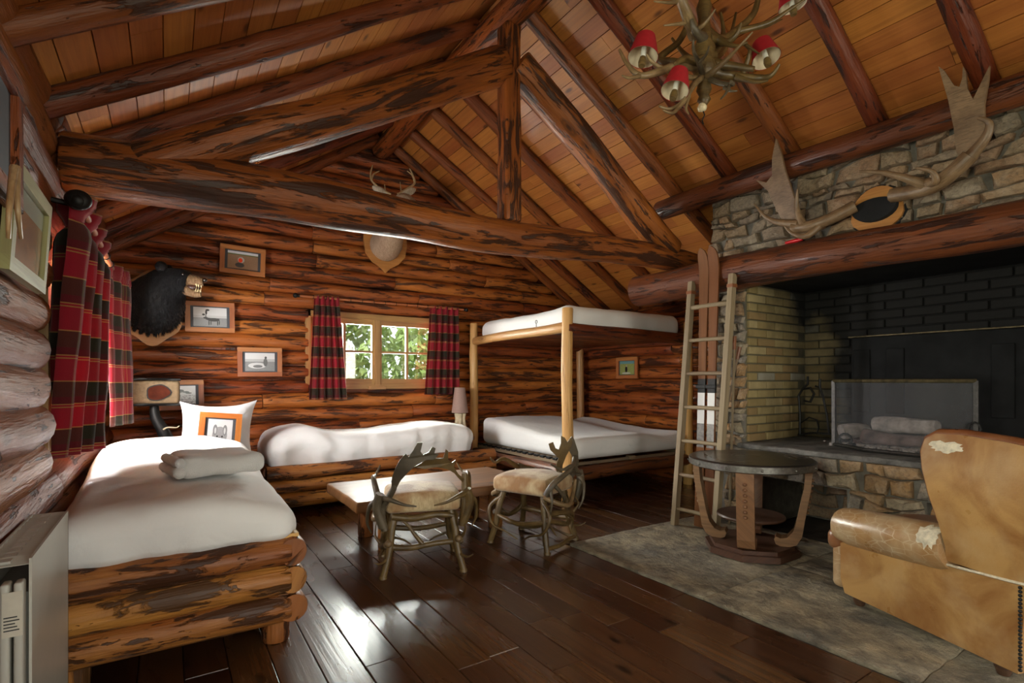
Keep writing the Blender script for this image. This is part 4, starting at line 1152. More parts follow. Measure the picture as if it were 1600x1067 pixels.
antler_chair((1.33, 3.05, 0), math.radians(-19), 'antler chair with hide seat, its back to the camera, left of the two', 0)
antler_chair((2.19, 3.04, 0), math.radians(112), 'antler chair with hide seat turned sideways, nearer the bunk bed', 1)

# ================================================================== ARMCHAIR
ac = thing('armchair', 'worn tan leather wing armchair with cracked arm facing the fire', 'armchair', (2.64, .60, 0), math.radians(-20.5), world=False)
# local: +y faces the fire, x=0 is the left side, y=0 the rear
def side_fn(a, b, t): return (t + .012 * math.sin(a * 5) * (b - .05), a, b)
MB().prism([(-.02, .05), (.74, .05), (.765, .12), (.765, .30), (.70, .335), (.35, .36), (.0, .385), (-.05, .39)], side_fn, 0, .06).build('side_panel', M['leather'], ac, 40)
MB().prism([(-.02, .05), (.74, .05), (.765, .12), (.765, .30), (.35, .36), (-.05, .39)], side_fn, .68, .74).build('side_panel', M['leather'], ac, 40)
def armroll(x):
    m_ = MB(); pts = [(x, .80, .385), (x, .79, .385), (x, .72, .388), (x, .5, .405), (x, .27, .425), (x, .24, .43)]
    m_.tube(pts, [.045, .085, .098, .10, .098, .09], 18); return m_
ar = armroll(.045).build('arm_roll', M['leather_worn'], ac, 60)
armroll(.70).build('arm_roll', M['leather_worn'], ac, 60)
# torn leather near the wing: an irregular sheet of lining standing just proud of the roll
def patch(name, fn, parent, n=28, seed=3, mat='stuffing'):
    rr = random.Random(seed); rad = [rr.uniform(.62, 1.0) for _ in range(n)]
    vs = [V(fn(0, 0, 1))]; fs = []
    for ri, rs in enumerate((.35, .7, 1.0)):
        for k in range(n):
            a = 2 * PI * k / n; q_ = rs * rad[k]
            vs.append(V(fn(q_ * math.cos(a), q_ * math.sin(a), (1 if ri < 2 else -.4) * rr.uniform(.5, 1.3))))
    for k in range(n):
        fs.append((0, 1 + k, 1 + (k + 1) % n))
        for ri in (0, 1): fs.append((1 + ri * n + k, 1 + (ri + 1) * n + k, 1 + (ri + 1) * n + (k + 1) % n, 1 + ri * n + (k + 1) % n))
    MB().add(vs, fs).build(name, M[mat], parent, 60)
rr = random.Random(3)
def onarm(a, b, h):
    t = PI * .80 + b * .75; r_ = .0985 + .004 * h; y = .29 + a * .055
    return (.045 + r_ * math.cos(t), y, .424 + r_ * math.sin(t))
patch('torn_patch', onarm, ar)
# front of the arm: rounded scroll facing
MB().rbox((.0, .76, .06), (.09, .83, .29), .03, 3).build('arm_front', M['leather_worn'], ac, 60)
MB().rbox((-.01, .77, .25), (.10, .86, .36), .04, 3).build('front_scroll', M['leather_brown'], ac, 60)
def cush(q_): return q_ + V((0, 0, .03 * (1 - ((q_.x - .37) / .3) ** 2))) if q_.z > .36 else q_
MB().rbox((.09, .12, .22), (.65, .80, .40), .06, 3, cush, None, (6, 8, 2)).build('seat_cushion', M['leather_brown'], ac, 60)
MB().rbox((.05, .70, .06), (.69, .79, .24), .03, 2).build('front_panel', M['leather'], ac, 60)
# wing and back: side outline in (y,z), a leather shell with thickness
wing = [(.24, .385), (.232, .44), (.25, .55), (.285, .66), (.315, .76), (.33, .83), (.32, .885), (.28, .912), (.18, .918), (.0, .905), (-.14, .885), (-.17, .80), (-.13, .60), (-.09, .385)]
def wing_fn(x0, sg):
    def f(a, b, t): return (x0 + sg * (t - .035 * math.sin(PI * min(max((b - .385) / .55, 0), 1))), a, b)
    return f
for (x0, sg) in ((.0, 1), (.74, -1)):
    wg = MB().prism(wing, wing_fn(x0, sg), 0, .06).build('wing', M['leather'], ac, 40)
    MB().tube([V(wing_fn(x0, sg)(a, b, .03)) for a, b in wing[2:11]], .022, 8).build('piping', M['leather_brown'], wg, 60)
    patch('worn_patch', lambda a, b, h: wing_fn(x0, sg)(.225 + a * .085, .862 + b * .028, -.0015 * (1 + h)), wg, 26, 5)
def bk(q_): return q_ + V((0, -.16 * (q_.z - .385) / .5, 0)) if q_.z > .385 else q_
MB().rbox((.04, .0, .10), (.70, .16, .905), .05, 3, bk, None, (5, 2, 8)).build('backrest', M['leather'], ac, 60)
MB().tube([(-.004, a, b) for a, b in ((-.05, .392), (.0, .387), (.35, .362), (.70, .337))], .006, 6).build('seam_piping', M['stuffing'], ac, 60)
st = MB()
for i in range(22): st.ball((-.004, -.03 + .012 * (i % 2) * 0, .07 + i * .0145), .007, 6, 4)
st.build('nail_heads', M['iron'], ac, 60)
for (x, y) in ((.05, .06), (.69, .06), (.05, .70), (.69, .70)):
    MB().lathe([(.02, 0), (.03, .03), (.026, .055)], (x, y, .0), 12).build('foot', M['table_base'], ac, 60)
ac.location.z = .012

# ================================================================== BEDS
def wr(q_, a, s, seed=0):
    return a * (mn.noise(V((q_.x * s, q_.y * s, q_.z * s + seed))) + .5 * mn.noise(V((q_.x * s * 2.3, q_.y * s * 2.3, q_.z * s * 2.3 + seed))))
def folds(q_, seed, amp, k=26):
    """soft vertical creases on the sides of a tucked sheet"""
    t = q_.x * k + q_.y * k
    return amp * (math.sin(t + 3 * mn.noise(V((q_.x * 4, q_.y * 4, seed)))) * .5 + mn.noise(V((q_.x * 14, q_.y * 14, q_.z * 3 + seed))))
b1 = thing('log_bed', 'single bed frame of stacked bark-stained logs along the left window wall', 'bed frame', (.05, 3.5, 0))
for i, z in enumerate((.158, .282, .404)):
    log(MB(), (-.38, 2.475, z), (.450, 2.475, z), .066, .066, 70 + i, 16, .08, .05, .004).build('foot_log', M['bedlog'], b1, 50)
    log(MB(), (.458, 2.425, z), (.455, 4.98, z), .062, .062, 80 + i, 16, .14, .03, .004).build('side_log', M['bedlog'], b1, 50)
MB().box((.425, 2.45, .462), (.485, 4.96, .478)).build('top_batten', M['pole'], b1)
log(MB(), (-.38, 4.93, .30), (.40, 4.93, .30), .06, .10, 79, 16, .1).build('head_log', M['bedlog'], b1, 50)
MB().rbox((-.37, 2.56, .36), (.39, 4.97, .44), .02, 2).build('base_board', M['pole'], b1)
MB().rbox((-.365, 4.67, .441), (.42, 4.97, .53), .03, 2).build('mattress_end', M['sheet'], b1, 50)
for x, y in ((.40, 2.52), (-.3, 2.52), (.40, 4.86), (-.3, 4.86)):
    log(MB(), (x, y, 0), (x, y, .16), .058, .058, 90, 14, .06, .02, .002, knots=False).build('leg', M['bedlog'], b1, 50)
def d1(q_):
    u = (q_.y - 2.45) / 2.25
    if q_.z > .50:
        q_ = q_ + V((0, 0, .045 + .115 * math.exp(-((q_.y - 4.1) / .62) ** 2) + .015 * math.exp(-((q_.y - 2.9) / .5) ** 2) - .075 * ((q_.x - .05) / .42) ** 2 * (1 if q_.x > .05 else .55)))
        return q_ + V((0, 0, wr(q_, .012, 4.5)))
    n_ = V((0, 0, 0))
    if q_.y < 2.52: n_.y = -1
    if q_.x > .40: n_.x = 1
    return q_ + n_ * (.006 + folds(q_, 2, .015, 20))
MB().rbox((-.372, 2.425, .445), (.485, 4.66, .62), .085, 4, d1, None, (26, 50, 4)).build('duvet', M['sheet'], None, 180)
tag(bpy.data.objects['duvet'], 'plump white duvet on the bed below the left window, a towel on it', 'duvet', 'white bedding')
# towel: rolled and folded
tw = thing('folded_towel', 'folded thick grey-white towel lying on the nearest bed', 'towel', (.2, 3.0, .69))
def twd(q_): return q_ + V((0, wr(q_, .01, 9), wr(q_, .012, 6)))
Mt = Matrix.Translation((.205, 3.02, .694)) @ Matrix.Rotation(math.radians(11), 4, 'Z')
MB().rbox((-.185, -.16, .0), (.185, .16, .10), .04, 4, twd, Mt, (14, 12, 2)).build('towel_body', M['towel'], tw, 180)
tb = tw.children[-1]
for k, (zz, rr2) in enumerate(((.074, .022), (.03, .026))):
    m_ = MB(); m_.tube([Mt @ V((-.188 - .004 * k, -.155 + .028 * i, zz + .004 * math.sin(i * 1.7))) for i in range(12)], rr2, 10); m_.build('fold', M['towel'], tb, 180)

b2 = thing('log_bed', 'single bed frame of stacked logs under the back window', 'bed frame', (1.8, 5.2, 0))
for i, z in enumerate((.115, .232, .352)):
    log(MB(), (.70, 4.86, z), (2.97, 4.86, z), .060, .060, 100 + i, 16, .12, .05, .006).build('front_log', M['bedlog'], b2, 50)
    log(MB(), (.74, 4.93, z), (.74, 5.60, z), .056, .056, 105 + i, 12, .14).build('end_log', M['bedlog'], b2, 50)
for x, y in ((.8, 4.93), (2.7, 4.93), (.8, 5.5), (2.7, 5.5)):
    log(MB(), (x, y, 0), (x, y, .12), .05, .05, 91, 12, .06, .02, .002, knots=False).build('leg', M['bedlog'], b2, 50)
MB().box((.80, 4.93, .20), (2.74, 5.58, .23)).build('base_board', M['pole'], b2)
def d2(q_):
    if q_.z > .42:
        q_ = q_ + V((0, 0, .035 + .085 * math.exp(-((q_.x - 1.02) / .22) ** 2) + .055 * math.exp(-((q_.x - 2.35) / .4) ** 2) - .015))
        q_ = q_ + V((0, 0, wr(q_, .012, 4.5, 3)))
    n_ = V((0, -1 if q_.y < 4.95 else 0, 0)); n_.x = 1 if q_.x > 2.7 else -1 if q_.x < .8 else 0
    return q_ + n_ * (folds(q_, 5, .012, 22))
tag(MB().rbox((.71, 4.875, .36), (2.77, 5.60, .63), .13, 5, d2, None, (50, 18, 5)).build('duvet', M['sheet'], None, 180), 'white duvet with a pillow bulge on the bed under the back window', 'duvet', 'white bedding')

# pillow and leaning picture at the bed's head
pw_ = thing('pillow', 'upright white pillow with pointed corners behind the leaning framed picture', 'pillow', (.34, 4.9, .53))
def pil(u, v, s):
    a, b = u * 2 - 1, v * 2 - 1
    th = (1 - abs(a) ** 3) * (1 - abs(b) ** 3)
    ex = 1 + .10 * abs(a) ** 4 * abs(b) ** 4 - .05 * (1 - abs(b)) * abs(a) ** 6
    ez = 1 + .10 * abs(a) ** 4 * abs(b) ** 4 - .13 * (1 - abs(a) ** 2) * (1 if b > 0 else .2) * abs(b) ** 4
    x = .34 + a * .255 * ex + .02 * b; z = .75 + b * .215 * ez
    y = 4.90 + .10 * (z - .55) - s * (.075 * th ** .6 + .004) + .008 * mn.noise(V((x * 9, z * 9, s)))
    return (x, y, z)
m_ = MB(); m_.grid(lambda u, v: pil(u, v, 1), 24, 20); m_.grid(lambda u, v: pil(1 - u, v, -1), 24, 20)
m_.build('pillow_body', M['pillow'], pw_, 180)
def frame_thing(name, label, C, ux, uz, nn, w, h, fw, pic, mount=.02, fmat='frame', dep=.02, mat_col='ink'):
    C = V(C); ux = V(ux).normalized(); uz = V(uz).normalized(); nn = V(nn).normalized()
    f = thing(name, label, 'picture', C)
    def bx(a0, a1, b0, b1, d0, d1, nm, m, par, uv01=False):
        vs = [C + ux * a + uz * b + nn * d for d in (d0, d1) for b in (b0, b1) for a in (a0, a1)]
        fs = [(0, 1, 3, 2), (4, 6, 7, 5), (0, 4, 5, 1), (2, 3, 7, 6), (0, 2, 6, 4), (1, 5, 7, 3)]
        hor = (a1 - a0) > (b1 - b0)
        lo = [((a, b + d) if hor else (b, a + d)) for d in (d0, d1) for b in (b0, b1) for a in (a0, a1)]
        if uv01: lo = [(a, b) for d in (0, 1) for b in (0, 1) for a in (0, 1)]
        return MB().add(vs, fs, [[lo[k] for k in q_] for q_ in fs]).build(nm, M[m] if isinstance(m, str) else m, par)
    W2, H2 = w / 2, h / 2
    bx(-W2, W2, H2 - fw, H2, 0, dep, 'frame_bar', fmat, f); bx(-W2, W2, -H2, -H2 + fw, 0, dep, 'frame_bar', fmat, f)
    bx(-W2, -W2 + fw, -H2 + fw, H2 - fw, 0, dep, 'frame_bar', fmat, f); bx(W2 - fw, W2, -H2 + fw, H2 - fw, 0, dep, 'frame_bar', fmat, f)
    bx(-W2 + fw, W2 - fw, -H2 + fw, H2 - fw, 0, dep * .4, 'mount', mat_col, f)
    bx(-W2 + fw + mount, W2 - fw - mount, -H2 + fw + mount * .45, H2 - fw - mount * .45, dep * .4, dep * .4 + .002, 'print', pic, f, True)
    return f
def gr(v): return (v, v, v)
def p_hunter(q, x, y, uv):
    n = uvn(q, uv, 30)
    c = q.mix(n, (.40, .25, .15), (.26, .16, .10)); c = q.mix(q.math('GREATER_THAN', y, .80), c, (.14, .17, .07)); c = q.mix(q.math('GREATER_THAN', y, .86), c, (.62, .66, .70))
    c = q.mix(blob(q, x, y, .40, .22, .15, .14), c, (.10, .095, .09)); c = q.mix(blob(q, x, y, .44, .52, .11, .17), c, (.55, .50, .44)); c = q.mix(blob(q, x, y, .42, .50, .07, .13), c, (.75, .06, .02)); return c
def p_caribou(q, x, y, uv):
    n = uvn(q, uv, 40); c = q.mix(n, gr(.34), gr(.16)); c = q.mix(q.math('GREATER_THAN', y, .46), c, gr(.50)); c = q.mix(q.math('GREATER_THAN', y, .58), c, gr(.62))
    for b in ((.60, .36, .18, .09), (.44, .40, .08, .06), (.36, .45, .07, .05), (.46, .20, .016, .14), (.52, .20, .014, .13), (.72, .20, .016, .14), (.77, .22, .014, .12), (.30, .62, .045, .05), (.38, .74, .03, .12), (.42, .86, .06, .05), (.37, .56, .012, .13), (.60, .42, .20, .02)):
        c = q.mix(blob(q, x, y, *b), c, gr(.04))
    return c
def p_trophy(q, x, y, uv):
    n = uvn(q, uv, 35); c = q.mix(n, gr(.30), gr(.10)); c = q.mix(q.math('GREATER_THAN', y, .52), c, gr(.40)); c = q.mix(q.math('GREATER_THAN', y, .66), c, gr(.60))
    c = q.mix(blob(q, x, y, .40, .30, .3, .16), c, gr(.55)); c = q.mix(blob(q, x, y, .42, .26, .16, .08), c, gr(.13)); c = q.mix(blob(q, x, y, .68, .48, .07, .22), c, gr(.09)); c = q.mix(blob(q, x, y, .69, .74, .04, .07), c, gr(.05)); return c
def p_sketch(q, x, y, uv):
    n = uvn(q, uv, 14, 6); c = q.mix(q.ramp(n, (.48, 0), (.56, 1)), gr(.58), gr(.30)); c = q.mix(q.math('GREATER_THAN', y, .5), c, gr(.64))
    for b in ((.55, .72, .12, .09), (.40, .66, .10, .06), (.72, .66, .10, .05), (.30, .58, .08, .05), (.80, .60, .09, .04)): c = q.mix(blob(q, x, y, *b), c, gr(.05))
    return c
def p_green(q, x, y, uv):
    n = uvn(q, uv, 22, 6); c = q.mix(q.ramp(n, (.4, 0), (.6, 1)), (.20, .26, .06), (.36, .38, .14)); c = q.mix(q.math('GREATER_THAN', y, .8), c, (.14, .30, .30))
    c = q.mix(blob(q, x, y, .45, .38, .08, .24), c, gr(.02)); c = q.mix(blob(q, x, y, .46, .64, .05, .07), c, (.4, .3, .25)); return q.mix(blob(q, x, y, .45, .10, .3, .07), c, (.5, .5, .42))
def p_fox(q, x, y, uv):
    n = uvn(q, uv, 40, 6); c = q.mix(n, gr(.66), gr(.55))
    c = q.mix(blob(q, x, y, .5, .50, .30, .27), c, q.mix(n, gr(.16), gr(.42))); c = q.mix(blob(q, x, y, .30, .66, .09, .17), c, gr(.22)); c = q.mix(blob(q, x, y, .70, .66, .09, .17), c, gr(.22)); c = q.mix(blob(q, x, y, .31, .64, .04, .10), c, gr(.5)); c = q.mix(blob(q, x, y, .69, .64, .04, .10), c, gr(.5))
    c = q.mix(blob(q, x, y, .5, .24, .12, .16), c, gr(.5)); c = q.mix(blob(q, x, y, .40, .46, .04, .03), c, gr(.05)); c = q.mix(blob(q, x, y, .60, .46, .04, .03), c, gr(.05)); return q.mix(blob(q, x, y, .5, .14, .05, .05), c, gr(.03))
def p_marsh(q, x, y, uv):
    n = uvn(q, uv, 9, 8); c = q.mix(q.ramp(n, (.38, 0), (.62, 1)), (.08, .06, .015), (.40, .15, .035)); c = q.mix(q.math('GREATER_THAN', y, .60), c, (.26, .12, .045)); c = q.mix(q.math('GREATER_THAN', y, .74), c, (.30, .33, .27))
    for b in ((.55, .50, .12, .10), (.42, .44, .06, .08)): c = q.mix(blob(q, x, y, *b), c, (.20, .09, .04))
    return c
M['slate'] = plain('slate_mount', (.055, .06, .07), .6, 0, .1, 30, 0)
yb = YB - .022
def wallpic(lab, c, w, h, tilt, fn, nm):
    t = math.radians(tilt)
    frame_thing('picture_frame', lab, (c[0], yb, c[1]), (math.cos(t), 0, math.sin(t)), (-math.sin(t), 0, math.cos(t)), (0, -1, 0), w, h, .042, picture(nm, fn), .024, mat_col='slate')
wallpic('wooden framed colour photo of a red-clad kneeling hunter, highest on the back wall', (.610, 2.317), .395, .272, -1.6, p_hunter, 'print_hunter')
wallpic('wooden framed grey photo of a walking caribou beside the bear head', (.335, 1.751), .405, .284, .8, p_caribou, 'print_caribou')
wallpic('wooden framed grey photo of a man beside game, left of the back window curtain', (.762, 1.336), .398, .284, .6, p_trophy, 'print_trophy')
wallpic('wooden framed grey sketch partly hidden behind the bark-edged lamp shade', (.08, 1.02), .405, .272, .9, p_sketch, 'print_sketch')
frame_thing('picture_frame', 'small wooden framed green picture on the log wall inside the bunk', (XR - .022, 4.773, 1.317), (0, -1, 0), (0, 0, 1), (-1, 0, 0), .37, .275, .045, picture('print_green', p_green), .016, mat_col='slate')
frame_thing('picture_frame', 'orange framed grey fox drawing leaning on the upright pillow', (.345, 4.755, .715), (1, -.12, -.10), (.10, .30, 1), (0, -1, .3), .30, .36, .042, picture('print_fox', p_fox), .022, 'frame_orange', mat_col='slate')
# pictures on the left wall near the camera
M['frame_olive'] = board_mat('olive_frame_wood', (.34, .33, .13), (.30, .27, .10), (.2, .17, .06), .5, .1, 50, 2, .1, False)
gp = [V((XL + .02, 2.62, 1.78)), V((XL + .02, 2.02, 1.44))]
frame_thing('picture_frame', 'olive framed hunting print on the near left log wall', (XL + .025, 2.19, 1.61), (0, 1, 0), (.06, 0, 1), (1, 0, -.06), .50, .31, .042, picture('print_marsh', p_marsh), .006, 'frame_olive', .025, 'slate')
frame_thing('picture_frame', 'dark wooden frame hanging at the left edge above the olive framed print', (XL + .03, 1.78, 1.80), (0, 1, 0), (.0, 0, 1), (1, 0, 0), .42, .36, .05, M['slate'], .02, 'beam', .03, 'slate')

hn = thing('antler_tine', 'pair of pale antler tines hanging in front of the olive framed print', 'antler', (-.28, 1.92, 1.72))
for dx in (0, 9):
    m_ = MB(); tine(m_, [pt(22 + dx * .4, 262, X=-.30), pt(17 + dx, 300, X=-.29), pt(14 + dx * 1.6, 335, X=-.285), pt(13 + dx * 2.2, 372, X=-.29)], .009, .004); m_.build('tine', M['bone_tan'], hn, 60)

# ================================================================== NIGHTSTANDS, LAMPS
ns_ = thing('nightstand', 'dark wooden nightstand between the two log beds', 'nightstand', (.57, 5.1, 0))
MB().rbox((.53, 4.92, .46), (.678, 5.5, .49), .006, 1).build('top', M['table'], ns_); MB().box((.54, 4.94, .02), (.668, 5.48, .46)).build('body', M['beam'], ns_)
MB().rbox((.55, 4.93, .28), (.66, 4.945, .44), .004, 1).build('drawer', M['table'], ns_); MB().ball((.615, 4.92, .36), .013, 8, 6).build('knob', M['brass'], ns_.children[-1], 60)
cn = thing('corner_chest', 'dark wooden corner chest under the bark-edged lamp', 'chest', (-.1, 5.2, 0))
MB().rbox((-.37, 5.03, .0), (.10, 5.60, .58), .012, 1).build('body', M['beam'], cn); MB().rbox((-.38, 5.02, .58), (.11, 5.61, .605), .006, 1).build('lid', M['beam'], cn)
lmp = thing('carved_lamp', 'table lamp with hide shade edged in bark and a red oval patch', 'lamp', (-.02, 5.2, .605))
def shp(u, v, s=1): 
    a = 2 * PI * u; return V((-.10 + .20 * math.cos(a), 5.18 + .10 * math.sin(a), .955 + .205 * v))
hide2 = plain('lamp_hide', (.17, .11, .055), .8, 0, .25, 40, .3); M['lamp_hide'] = hide2
m_ = MB(); m_.rbox((-.30, 5.10, .96), (.085, 5.26, 1.155), .03, 2); m_.build('shade', M['lamp_hide'], lmp, 50); sh_ = lmp.children[-1]
for zz in (.955, 1.16): log(MB(), (-.305, 5.095, zz + .004), (.09, 5.095, zz), .011, .011, 7, 8, .03, .3, .002, knots=False).build('bark_edge', M['iron'], sh_, 60)
ov = [(-.065 + .075 * math.cos(a) * (1 + .12 * math.cos(3 * a)), 1.055 + .058 * math.sin(a) * (1 + .1 * math.sin(2 * a))) for a in [2 * PI * k / 20 for k in range(20)]]
MB().prism([((a + .065) * 1.14 - .065, (b - 1.055) * 1.16 + 1.055) for a, b in ov], lambda a, b, t: (a, t, b), 5.092, 5.1).build('patch_edge', M['iron'], sh_)
M['oxblood'] = plain('oxblood_wood', (.06, .013, .006), .85, 0, .3, 14, .1, spec=.1)
MB().prism(ov, lambda a, b, t: (a, t, b), 5.086, 5.094).build('patch', M['oxblood'], sh_)
m_ = MB(); tine(m_, [(-.09, 5.18, .97), (-.085, 5.16, .86), (-.04, 5.15, .76), (.0, 5.16, .66), (.03, 5.18, .61)], .028, .06, 10); m_.build('branch_base', M['iron'], lmp, 60)
m_ = MB(); tine(m_, [(-.03, 5.11, .755), (.0, 5.10, .77), (.06, 5.11, .765), (.08, 5.11, .78)], .008, .003); m_.build('twig', M['bone'], lmp, 60)
MB().lathe([(.10, 0), (.09, .02), (.03, .03)], (.02, 5.18, .606), 16).build('foot', M['iron'], lmp, 50)

tl = thing('table_lamp', 'small table lamp with mauve shade and pale bone base beside the bunk post', 'lamp', (2.89, 5.46, .50))
MB().lathe([(.092, 0), (.098, .003), (.062, .295), (.057, .295)], (2.87, 5.46, .775), 28).build('shade', M['mauve'], tl, 40)
for k in range(5):
    a = 2 * PI * k / 5 + .4; e = V((math.cos(a), math.sin(a), 0))
    m_ = MB(); tine(m_, [V((2.875, 5.46, .70)) + e * .035, V((2.875, 5.46, .77)) + e * .045], .024, .028, 8); tine(m_, [V((2.875, 5.46, .71)) + e * .035, V((2.875, 5.46, .62)) + e * .05, V((2.875, 5.46, .515)) + e * .082], .026, .022, 8)
    m_.build('bone', M['bone'], tl, 60)
MB().lathe([(.012, 0), (.012, .05)], (2.875, 5.46, .765), 8).build('stem', M['brass'], tl)
sh = thing('corner_shelf', 'small wooden bedside block holding the mauve lamp', 'bedside table', (2.88, 5.46, 0))
MB().rbox((2.80, 5.34, .46), (3.0, 5.62, .50), .005, 1).build('top', M['table'], sh); MB().box((2.82, 5.36, .0), (2.98, 5.60, .46)).build('body', M['beam'], sh)

# ================================================================== BUNK BED
bk_ = thing('bunk_bed', 'double bunk bed of pale peeled poles in the right back corner', 'bunk bed', (4.0, 4.65, 0))
BX0, BX1, BY0, BY1 = 3.11, 4.84, 3.77, 5.56
for (x, y, h_) in ((BX0, BY0, 1.83), (BX0, BY1, 1.85), (BX1, BY0, 1.80), (BX1 - .03, BY1, 1.80)):
    log(MB(), (x, y, 0), (x + R.uniform(-.01, .01), y, h_), .056, .049, R.randrange(999), 14, .12, .04, .008).build('post', M['pole'], bk_, 50)
log(MB(), (BX0, BY0 + .03, 1.655), (BX0, BY1 - .03, 1.63), .050, .046, 121, 12, .14, .04, .01).build('upper_side_rail', M['pole'], bk_, 50)
log(MB(), (BX0 - .02, BY0, 1.64), (BX1 + .04, BY0, 1.61), .056, .06, 122, 12, .14, .04, .006).build('upper_end_rail', M['rafter'], bk_, 50)
log(MB(), (BX0, BY1, 1.63), (BX1, BY1, 1.61), .05, .05, 123, 12, .14, .04, .006).build('upper_end_rail', M['rafter'], bk_, 50)
log(MB(), (BX1 + .02, BY0, 1.61), (BX1 + .02, BY1, 1.61), .05, .05, 124, 12, .14, .04, .006).build('upper_side_rail', M['rafter'], bk_, 50)
for k in range(6):
    y = BY0 + .08 + k * .285
    MB().box((BX0 + .02, y, 1.600), (BX1, y + .27, 1.622)).build('base_board', M['beam'], bk_)
log(MB(), (BX0, BY0 + .03, .285), (BX0, BY1 - .03, .285), .066, .062, 125, 14, .12, .05, .008).build('lower_side_rail', M['mantel'], bk_, 50)
log(MB(), (BX0, BY0, .275), (BX1, BY0, .275), .066, .06, 126, 14, .12, .05, .008).build('lower_end_rail', M['mantel'], bk_, 50)
log(MB(), (BX1, BY0, .285), (BX1, BY1, .285), .06, .06, 127, 12, .14).build('lower_side_rail', M['mantel'], bk_, 50)
log(MB(), (BX0, BY1, .285), (BX1, BY1, .285), .06, .06, 128, 12, .14).build('lower_end_rail', M['mantel'], bk_, 50)
# slatted base: frame boards and slats with rubber ends
for (a, b) in (((BX0 + .035, BY0 + .02, .345), (BX0 + .06, BY1 - .05, .385)), ((BX0 + .035, BY0 + .02, .345), (3.96, BY0 + .045, .372)), ((3.98, BY0 + .0, .345), (BX1, BY0 + .03, .375)), ((BX1 - .06, BY0 + .02, .345), (BX1 - .03, BY1 - .05, .385))):
    MB().box(a, b).build('slat_frame', M['ladder'], bk_)
MB().box((3.93, BY0 - .01, .352), (4.0, BY0 + .06, .385)).build('frame_joint', M['ladder'], bk_)
MB().box((BX0 + .0, BY0 - .03, .342), (BX0 + .09, BY0 + .03, .378)).build('frame_joint', M['ladder'], bk_)
for k in range(16):
    y = BY0 + .10 + k * .104
    MB().box((BX0 + .025, y, .386), (BX1 - .04, y + .055, .396)).build('slat', M['ladder'], bk_)
    MB().rbox((BX0 + .02, y - .004, .380), (BX0 + .065, y + .059, .402), .004, 1).build('slat_holder', M['iron'], bk_)
for px in (838, 884):
    p = pt(px, 508, X=BX0); y = p.y
    MB().tube([(BX0, y, 1.695), (BX0, y, 1.73)] + [(BX0, y + .016 * math.sin(t * PI / 5), 1.746 - .016 * math.cos(t * PI / 5)) for t in range(10)], .0035, 6).build('eye_hook', M['iron'], bk_, 60)
def dl(q_):
    if q_.z > .52:
        q_ = q_ + V((0, 0, .025 + .10 * min(1, max(0, (q_.y - 4.3) / 1.0)) * (1 if q_.x < 4.3 else .75) + wr(q_, .010, 2.6, 8)))
        q_ = q_ + V((0, 0, -.05 * math.exp(-((q_.x - 4.5) / .25) ** 2)))
    n_ = V((0, -1 if q_.y < 3.84 else 0, 0))
    return q_ + n_ * folds(q_, 9, .008, 18)
tag(MB().rbox((BX0 + .07, BY0 - .02, .398), (BX1 - .03, BY1 - .06, .58), .075, 4, dl, None, (30, 30, 4)).build('lower_mattress', M['sheet'], None, 180), 'white sheeted double mattress on the lower bunk', 'mattress', 'white bedding')
m_ = MB()
for i in range(40):
    pass
def du(q_):
    if q_.z > 1.75: q_ = q_ + V((0, 0, .03 * math.exp(-((q_.y - BY0 - .1) / .35) ** 2) + .02 * math.exp(-((q_.y - 5.3) / .2) ** 2) + wr(q_, .012, 3, 4)))
    return q_ + V((0, -folds(q_, 9, .006, 14) if q_.y < 3.9 else 0, 0))
tag(MB().rbox((BX0 + .045, BY0 + .07, 1.624), (BX1 - .02, BY1 - .06, 1.855), .10, 4, du, None, (30, 30, 4)).build('upper_mattress', M['sheet'], None, 180), 'white sheeted mattress on the upper bunk', 'mattress', 'white bedding')

# ================================================================== CURTAINS
def curtain(name, label, TL, TR, BL_, BR_, npl, amp_t, amp_b, out, width, rough=1.0, mat='tartan', head=.045, group=None):
    TL, TR, BL_, BR_ = map(V, (TL, TR, BL_, BR_)); out = V(out)
    rr = random.Random(hash(label) % 1000 if False else len(label))
    ph = [rr.uniform(-.5, .5) for _ in range(npl + 2)]
    H = ((TL + TR) / 2 - (BL_ + BR_) / 2).length
    def f(u, v):
        p = TL.lerp(TR, u).lerp(BL_.lerp(BR_, u), v)
        a = amp_t + (amp_b - amp_t) * v ** .7
        k = int(u * npl); w = math.sin(u * npl * 2 * PI + ph[min(k, npl)] * math.sin(PI * (u * npl - k)))
        pin = 1 - .55 * math.exp(-((v - head * 1.7) / .03) ** 2)
        return p + out * (a * w * pin) + out * (.012 * mn.noise(V((u * 6, v * 4, len(label)))))
    c = thing(name, label, 'curtain', (BL_ + BR_) / 2, group=group)
    m_ = MB(); m_.grid(f, npl * 10, 36, lambda u, v: (u * width, -v * H))
    o = m_.build('drape', M[mat], c, 180)
    sd = o.modifiers.new('thick', 'SOLIDIFY'); sd.thickness = .004
    # gathered heading tape
    m_ = MB(); m_.grid(lambda u, v: f(u, head * (1 + v * .9)) + out * .004, npl * 10, 2, lambda u, v: (u * width, -(head * (1 + v)) * H)); m_.build('heading_tape', M[mat], o, 180)
    return c
yq = YB - .085
zr0 = 2.005
curtain('curtain', 'red and olive tartan curtain at the left side of the back window', (1.262, yq, zr0 + .03), (1.51, yq, zr0 + .03), (1.205, yq - .02, .955), (1.59, yq - .02, .955), 5, .018, .034, (0, 1, 0), .95, group='back window curtains')
curtain('curtain', 'red and olive tartan curtain at the right side of the back window', (2.565, yq, zr0 + .03), (2.935, yq, zr0 + .03), (2.485, yq - .02, .99), (2.94, yq - .02, .99), 5, .018, .034, (0, 1, 0), .95, group='back window curtains')
